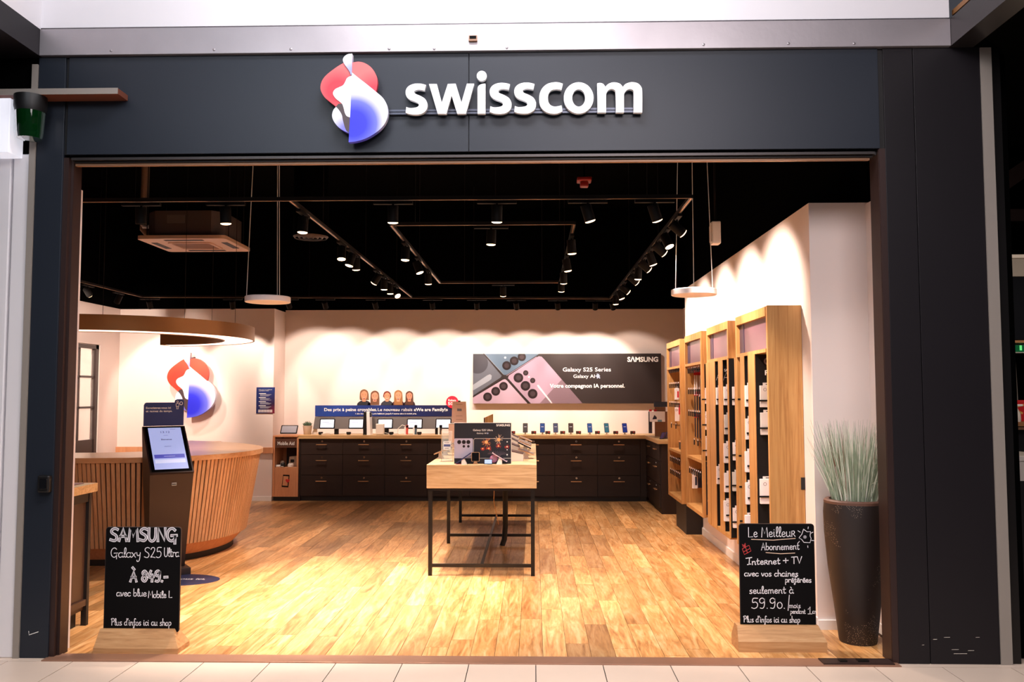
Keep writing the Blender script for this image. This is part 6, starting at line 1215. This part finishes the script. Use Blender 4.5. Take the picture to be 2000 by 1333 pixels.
# ------------------------------------------------------------------ neighbouring food stall beyond the black pillar
struct(box('wall_stall_back', (2.8, 3.2, 0), (8.5, 3.3, 3.5), G['void'])); struct(box('wall_stall_far', (8.4, -2, 0), (8.5, 3.2, 3.5), G['void'])); struct(box('wall_stall_side', (2.72, 0.12, 0), (2.80, 3.3, 3.5), G['void'])); struct(box('floor_stall', (2.72, 0.1, -0.2), (8.5, 3.3, 0), G['toe']))
def N(px, py, Y): return at(px, py, Y=Y)
st = thing('food_stall', 'dark neighbouring food stall with a beige header beam seen past the black pillar', 'stall', (3.6, 1.6, 0))
for nm, x0, y0, x1, y1, Y, m, d in (('header_beam', 1944, 505, 2060, 540, 1.6, 'greystrip', 0.1), ('header_trim', 1944, 497, 2060, 504, 1.58, 'offwhite', 0.1), ('menu_panel', 1944, 541, 2060, 664, 1.62, 'screenblack', 0.05), ('shelf_edge', 1948, 665, 2060, 670, 1.55, 'cove_wood', 0.1), ('counter_edge', 1950, 825, 2060, 833, 1.4, 'cove_wood', 0.4), ('counter_trim', 1950, 834, 2060, 840, 1.42, 'brownstrip', 0.4), ('counter_front', 1952, 841, 2060, 1240, 1.5, 'black', 0.4), ('duct', 1936, 408, 2060, 432, 2.2, 'guide', 0.3), ('ceiling_board', 1930, 262, 2060, 282, 2.6, 'guide', 0.3), ('ceiling_board', 1930, 300, 2060, 322, 2.7, 'cove_wood', 0.3)):
    a_, b_ = N(x0, y1, Y), N(x1, y0, Y); box(nm, (a_.x, Y, max(a_.z, 0)), (b_.x, Y+d, b_.z), G[m], st)
a_, b_ = N(1936, 372, 2.0), N(2040, 300, 2.0); v, f = rectbar((a_.x, 2.0, a_.z), (b_.x, 2.0, b_.z), 0.2, 0.12); obj('slanted_duct', v, f, G['guide'], st)
a_ = N(1976, 672, 1.8); b_ = N(1984, 800, 1.8); tube('pole', [(a_.x, 1.8, a_.z), (b_.x, 1.8, b_.z)], 0.02, G['greystrip'], st, 12)
a_, b_ = N(1981, 690, 1.7), N(2040, 673, 1.7); t = thing('exit_sign', 'small green lit sign hanging in the food stall', 'sign', (a_.x+0.1, 1.7, a_.z)); box('case', (a_.x, 1.7, a_.z), (b_.x, 1.74, b_.z), G['offwhite'], t, bev=0.003); box('face', (a_.x+0.006, 1.697, a_.z+0.008), (b_.x, 1.70, b_.z-0.006), mat('exit_green', (20, 60, 40), 0.4, emit=(20, 110, 60), es=0.4), t); box('figure', (a_.x+0.04, 1.695, a_.z+0.02), (a_.x+0.056, 1.698, b_.z-0.008), mat('exit_light', (140, 230, 150), 0.4, emit=(110, 230, 130), es=1.0), t)
for i, (x0, x1, y0, y1, Y, lab) in enumerate(((1954, 1977, 768, 800, 1.55, 'red snack packet with a yellow print on the food stall counter'), (1981, 2003, 782, 801, 1.58, 'red snack carton behind the white spray bottle on the food stall counter'))):
    a_, b_ = N(x0, 826, Y), N(x1, y0, Y); t = thing('snack_packet', lab, 'packet', ((a_.x+b_.x)/2, Y, a_.z)); box('packet', (a_.x, Y, a_.z), (b_.x, Y+0.06, b_.z), G['redpack'], t, bev=0.01)
    lines('print', [[(a_.x+0.02, a_.z+0.12), (b_.x-0.02, a_.z+0.13)], [(a_.x+0.025, a_.z+0.09), (b_.x-0.03, a_.z+0.07)]], 0.014, Fr((0, Y, 0)), mat('print_yellow', (226, 170, 90), 0.5), t, 0.002)
a_ = N(1988, 825, 1.45); t = thing('spray_bottle', 'white spray bottle on the food stall counter', 'bottle', (a_.x, 1.45, a_.z)); lathe('bottle', [(0, 0), (0.03, 0), (0.032, 0.02), (0.03, 0.06), (0.012, 0.10), (0.012, 0.115), (0, 0.115)], (a_.x, 1.47, a_.z), G['offwhite'], t, 16); box('nozzle', (a_.x-0.012, 1.455, a_.z+0.115), (a_.x+0.045, 1.485, a_.z+0.13), G['white'], t, bev=0.004)
a_, b_ = N(1963, 940, 1.0), N(2060, 893, 1.0); t = thing('white_bin', 'white plastic bin with a lid beside the food stall', 'bin', (3.4, 1.1, 0)); 
V = [(a_.x+0.03, 1.0, a_.z), (b_.x, 1.0, a_.z), (b_.x, 1.4, a_.z), (a_.x+0.03, 1.4, a_.z), (a_.x, 0.97, b_.z-0.03), (b_.x, 0.97, b_.z-0.03), (b_.x, 1.43, b_.z-0.03), (a_.x, 1.43, b_.z-0.03)]; obj('tub', V, boxv((0,0,0),(1,1,1))[1], G['offwhite'], t); box('lid', (a_.x-0.01, 0.96, b_.z-0.028), (b_.x, 1.44, b_.z+0.01), G['offwhite'], t, bev=0.006); box('cart', (a_.x, 1.0, 0), (b_.x, 1.4, a_.z), G['black'], t)
sl = bpy.data.lights.new('stall_lamp', 'POINT'); sl.energy = 9; sl.color = (1.0, 0.8, 0.6); sl.shadow_soft_size = 0.05; so = bpy.data.objects.new('stall_lamp', sl); COL.objects.link(so); so.location = (3.6, 0.9, 2.15)
